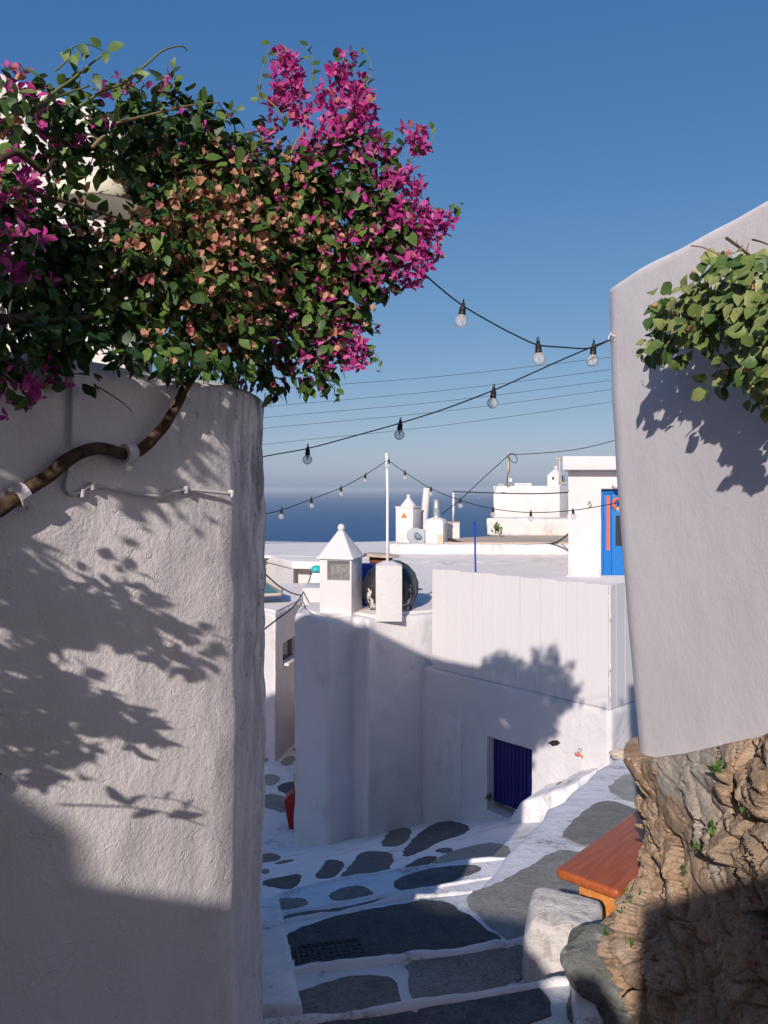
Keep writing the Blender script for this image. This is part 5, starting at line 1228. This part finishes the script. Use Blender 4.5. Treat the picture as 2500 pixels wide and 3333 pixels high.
# flowers face outward: their local z is the outward direction
fl_up = frames(rng.normal(size=dr.shape), up + np.array([0,-.35,.1]), sz)
k1, k2 = kind == 1, kind == 2
fade = k2 & (rng.random(len(kind)) < .22) | (k1 & (rng.random(len(kind)) < .06)); k1 &= ~fade; k2 &= ~fade
print('bougainvillea pieces', len(pos), k1.sum(), k2.sum())
plant(bou, [('leaf', LV, LF, pos[kind==0], fr[kind==0], 'leaf', 300), ('flower', BV, BF, pos[k1], fl_up[k1], 'magenta', 260),
            ('dried_flower', BV2, BF2, pos[k2], fl_up[k2], 'peach', 200), ('faded_flower', BV2, BF2, pos[fade], fl_up[fade], 'pinkish', 80)], bou.location)
# branches
def branch(root, pts, r0, r1, mat='twig', nm='branch'):
    sm = smooth_path(pts, 6); o = MB().tube(sm, [r0+(r1-r0)*i/len(sm) for i in range(len(sm))], 6).build(nm, mat, None, smooth=True); keep(o, root); return o
def big_leaf(root, p, d, s, mat='leaf', up=(0,-.4,1)):
    o = link('leaf', BIG, None); f_ = frames(np.array([d], float), np.array([up], float), np.array([s]))[0]
    m4 = np.eye(4); m4[:3,:3] = f_; m4[:3,3] = np.array(p) - np.array(root.location); o.parent = root; o.matrix_basis = Matrix(m4.tolist())
BIG = single('leaf', LV, LF, 'leaf')
for pts, r0, mt in (
   ([(260,345),(330,300),(400,270),(470,215),(530,165),(590,150),(610,165)], .0045, 'green_twig'),
   ([(110,345),(200,310),(290,280)], .005, 'green_twig'),
   ([(140,330),(190,290),(230,262),(300,205),(345,170)], .0045, 'green_twig'),
   ([(180,230),(225,190),(235,155),(285,145),(335,165)], .0025, 'green_twig'),
   ([(380,400),(440,385),(500,370),(580,350),(640,340),(715,333)], .004, 'twig'),
   ([(400,290),(430,255),(445,235),(458,222)], .004, 'twig'),
   ([(940,520),(960,470),(985,430),(975,400)], .004, 'twig'),
   ([(860,320),(900,350),(930,400)], .003, 'twig'),
   ([(60,610),(150,640),(220,660),(320,690),(420,720)], .006, 'bark'),
   ([(0,520),(60,500),(140,560),(180,520),(200,560)], .008, 'bark'),
   ([(0,1040),(80,1035),(160,1045),(300,1030)], .014, 'bark'),
   ([(300,480),(330,450),(345,440)], .006, 'twig'),
   ([(320,1260),(370,1290),(410,1320),(432,1345)], .002, 'bark'),
   ([(120,1100),(90,1180),(95,1210)], .003, 'green_twig')):
    branch(bou, [P(u, v, Dc(u)-.12) for u, v in pts], r0, r0*.45, mt)
for u, v, du, dv, s in ((350,160,60,-25,.052),(345,165,-5,60,.040),(330,150,-50,-35,.036),(290,160,-35,50,.036),(240,160,-70,20,.034),(230,180,30,45,.034),(255,145,60,50,.042),(310,240,20,70,.046),(300,225,-60,15,.03),
                        (460,225,-35,20,.03),(440,250,60,-20,.044),(750,360,5,-70,.034),(770,350,50,5,.030),(720,390,-30,80,.055),(640,370,-10,90,.052),(505,260,50,-20,.035),(640,330,45,20,.03),(170,330,-70,30,.04),(120,300,-60,-10,.04)):
    D = Dc(u)-.13; a, b = P(u, v, D), P(u+du, v+dv, D-.02); big_leaf(bou, a, (b-a), s, up=(random.uniform(-.6,.6), -1.2, random.uniform(-.2,.8)))

def shade_leaf(u, v, du, dv, s, L=1.0):
    a_, b_ = LWP(u, v) + SUN*L, LWP(u+du, v+dv) + SUN*L
    big_leaf(bou, a_, b_-a_, s, up=tuple(SUN))
for q in ((375,2600,80,-12,.085),(450,2600,70,30,.07),(480,2640,75,50,.075),(560,2590,60,20,.05),(600,2640,45,45,.075),(640,2650,70,50,.06),(620,2620,90,30,.06)): shade_leaf(*q)
branch(bou, [LWP(u, v)+SUN*1.0 for u, v in ((200,2620),(330,2625),(450,2632),(560,2650),(680,2690))], .003, .002, 'green_twig')
branch(bou, [LWP(u, v)+SUN*1.0 for u, v in ((520,2600),(600,2610),(700,2650))], .002, .0015, 'green_twig')
# long shoots reaching out of the outline
for pts in ([(840,330),(850,250),(880,140)],[(1010,300),(1020,200),(1000,150)],[(1190,300),(1210,220),(1180,150)],[(1330,520),(1400,470),(1410,420)],[(1400,700),(1480,690),(1500,660)],[(1180,1120),(1230,1160),(1240,1210)],[(1080,1210),(1110,1270),(1090,1310)],
            [(560,320),(570,260),(560,220)],[(250,330),(260,250),(240,200)],[(640,1190),(660,1250),(650,1290)],[(460,1180),(440,1230),(455,1260)]):
    branch(bou, [P(u, v, Dc(u)) for u, v in pts], .0025, .001, 'green_twig')
    for k in range(7):
        q = k/6; u = pts[0][0]*(1-q)**2 + pts[1][0]*2*q*(1-q) + pts[2][0]*q*q; v = pts[0][1]*(1-q)**2 + pts[1][1]*2*q*(1-q) + pts[2][1]*q*q
        d = Vector(rng.normal(size=3))*.6 + Vector((.5 if k % 2 else -.5, -.3, .2)); big_leaf(bou, P(u, v, Dc(u)), d, random.uniform(.025,.045), up=(random.uniform(-.6,.6), -1, .5))

# ---- vine on the right wall
vine = thing('vine', 'green leafed vine hanging over the upper right white wall', 'vine', RWP(2400, 950, .1))
VB = [(2165,975,35),(2160,1120,60),(2200,1050,62),(2240,980,60),(2150,1150,42),(2290,1010,75),(2230,1110,65),(2340,920,75),(2310,1080,60),(2380,1010,85),(2440,900,80),(2470,1000,90),(2400,880,60),(2500,930,80),(2420,1100,65),(2480,1110,80),(2480,1200,70),
      (2520,1060,90),(2420,1180,45),(2360,1225,40),(2330,1250,30),(2390,1210,35),(2500,1260,55),(2480,1290,30),(2510,1330,30),(2360,870,30),(2345,830,22),(2270,950,40),(2160,1020,40),(2600,1050,120),(2600,1200,110),(2620,900,90)]
vb = []
for u, v, r in VB:
    c = RWP(u, v, .0); D = c.y; rr = r/F*D*.92; c = RWP(u, v, min(rr*1.1, .10)+.05); vb.append((c, rr, 0, .025))
pos, dr, up, kind = sample_blobs(vb, 21000, .4, .5)
wallside = (pos[:,0] - .88 - .183*(3.2-pos[:,1])/.98)
ok = (-(wallside)*.98 > -.0) | (pos[:,1] < .5)
nrm = np.array([-.98,-.183,0])
d0 = (pos - np.array([.88,3.2,0])) @ nrm
extra = .117*np.clip((.78-pos[:,2])/1.83,0,None)**1.5
d0 = d0 + extra*.98
pos = pos + nrm[None,:]*np.clip(.02-d0, 0, .2)[:,None]
pos += nrm[None,:]*(rng.random(len(pos))*.03)[:,None]
sz = rng.uniform(.028,.05,len(pos)); up = up*.6 + np.array([-1.0,-.55,.35]); dr = dr + np.array([-.1,.0,-.25])
fr = frames(dr, up, sz); k0 = kind == 0
plant(vine, [('leaf', LV2, LF2, pos[k0], fr[k0], 'leaf_vine', 300), ('dried_flower', BV2, BF2, pos[~k0], fr[~k0]*.5, 'peach', 60)], vine.location)
for pts, r0, mt in (([(2250,800),(2290,806),(2330,825),(2370,850),(2410,870)], .0022, 'twig'), ([(2365,775),(2400,800),(2440,830),(2480,850),(2520,860)], .0045, 'bark'), ([(2380,845),(2420,850),(2470,845),(2520,848)], .003, 'twig'),
   ([(2395,800),(2400,780)], .002, 'twig'), ([(2430,820),(2437,790)], .002, 'twig'), ([(2385,860),(2378,825)], .002, 'twig'), ([(2450,780),(2480,788),(2520,805)], .003, 'bark'),
   ([(2230,1040),(2270,1060),(2310,1075)], .003, 'twig'), ([(2460,900),(2490,905),(2530,900)], .006, 'bark'), ([(2090,1100),(2095,1120),(2115,1122)], .001, 'twig'), ([(2360,1180),(2390,1200),(2440,1190),(2480,1150)], .003, 'bark')):
    branch(vine, [RWP(u, v, .11) for u, v in pts], r0, r0*.4, mt)

# ---- small weeds
def weed(p, s, n, label, mat='leaf', group='weeds growing on the rock', up=(0,0,1), cat='weed'):
    t = thing('weed', label, cat, p, group)
    me = single('leaf', LV*np.array([.7,1,1]), LF, mat)
    for k in range(n):
        d = np.array(up) + rng.normal(size=3)*.55; q = rng.normal(size=3)*s*.35
        f_ = frames(np.array([d]), np.array([[0,-1.,.3]]) + rng.normal(size=(1,3))*.3, np.array([s*rng.uniform(.6,1.1)]))[0]
        m4 = np.eye(4); m4[:3,:3] = f_; m4[:3,3] = q; o = bpy.data.objects.new('leaf', me); COL.objects.link(o); o.parent = t; o.matrix_basis = Matrix(m4.tolist())
    return t
bpy.context.view_layer.update()
dg = bpy.context.evaluated_depsgraph_get()
def hit(u, v, ob=None):
    d = Vector(((u-CX)/F, 1, (HZ-v)/F)).normalized(); o = Vector((0,0,0))
    for _ in range(12):
        ok_, loc, nn, fi, obj, mw = S.ray_cast(dg, o, d)
        if not ok_: return None
        if ob is None or obj.name == ob: return loc
        o = loc + d*.004
    return None
for u, v, s, n, lab in ((2345,2500,.030,12,'green weed high up in the gap between plaster and rock'),(2325,2710,.026,12,'spiky weed in the middle crack of the rock'),(2285,2760,.026,14,'bushy weed below the middle crack of the rock'),
                        (2235,2825,.022,9,'small weed above the shaded part of the rock'),(2048,2925,.026,9,'star shaped weed on the lit rock beside the bench'),(2093,2905,.018,5,'tiny clover on the lit rock right of the bench'),
                        (2030,2965,.018,6,'little weed low on the rock beneath the bench'),(1982,3040,.022,8,'weed at the rock foot behind the white boulder'),(2050,3065,.022,7,'reddish green weed just above the grey green stone'),
                        (2430,2640,.020,6,'small tuft on the upper right of the rock'),(2158,2790,.018,5,'tiny tuft on the left face of the rock')):
    h = hit(u, v, oc.name)
    if h: weed(h + Vector((-.01,-.012,.0)), s, n, lab)
h = hit(1592, 2600) 
if h: weed(Vector(h)+Vector((0,-.03,.02)), .05, 22, 'green weed clump at the foot of the navy door', group=None)
pp = P(1618,1728,22.3); wd_ = weed(pp, .16, 26, 'dry reddish shrub against the far stained parapet', 'leaf_vine', None, cat='shrub')

# ================================================================== UNSEEN BLOCKERS ADDED BEHIND THE VIEWER (they cast the shade in the alley)
YK = -2.0
prof = [(-6.0,1.34),(-2.27,1.34),(-2.20,1.30),(-2.18,1.04),(-1.92,.94),(-1.75,.88),(-1.55,.87),(-1.2,.82),(-1.05,.70),(-.95,.57),(-.87,.57),(-.85,.69),(-.75,.67),(-.73,.40),(-.64,.40),(-.60,.92),(-.2,1.06),(.2,1.15),(.9,1.35),(3.0,1.5)]  # top outline shaped for the shadows it throws, the viewer's own included
vs = [(x,YK,z) for x,z in prof] + [(3.0,YK,-1.7),(-6.0,YK,-1.7)]; k = len(vs); vs += [(x,YK-.35,z) for x,_,z in vs]
bw = MB().add(vs, [tuple(range(k)), tuple(range(2*k-1,k-1,-1))] + [(i,(i+1)%k,(i+1)%k+k,i+k) for i in range(k)]).build('shade_caster_wall', 'stone_green')
tag(bw, 'unseen grey wall added behind the viewer, its top cut to shape the alley shadows', 'wall')

for xs_, ys_, zt, lab in (((1.42,5),(-7,1.7),6.0,'tall white block added to cut sky light beside the viewer on the right'),((-9,-4.7),(-9,-1.2),3.2,'white block added to cut sky light beside the viewer on the left'),((-9,8),(-15,-12),3.8,'long white block added to cut sky light higher up behind the viewer')):
    o = MB().box(xs_[0], xs_[1], ys_[0], ys_[1], -1.8, zt).build('sky_blocker', 'stone_green', None, bevel=.05); tag(o, lab.replace('white', 'grey stone'), 'house')  # added unseen blocks; grey keeps the bounced light low
# ================================================================== HAZE OVER THE SEA
hz_ = MB().box(-29000,29000,-40,29500,-71,9.5).build('haze', 'plaster'); hz_.data.materials.clear()
hm = bpy.data.materials.new('sea_haze'); hm.use_nodes = True; t = hm.node_tree; t.nodes.clear()
vp = t.nodes.new('ShaderNodeVolumePrincipled'); vp.inputs['Density'].default_value = .00012; vp.inputs['Color'].default_value = (.74,.84,.95,1); vp.inputs['Anisotropy'].default_value = .0
t.links.new(vp.outputs[0], t.nodes.new('ShaderNodeOutputMaterial').inputs['Volume']); hz_.data.materials.append(hm); tag(hz_, kind='stuff')
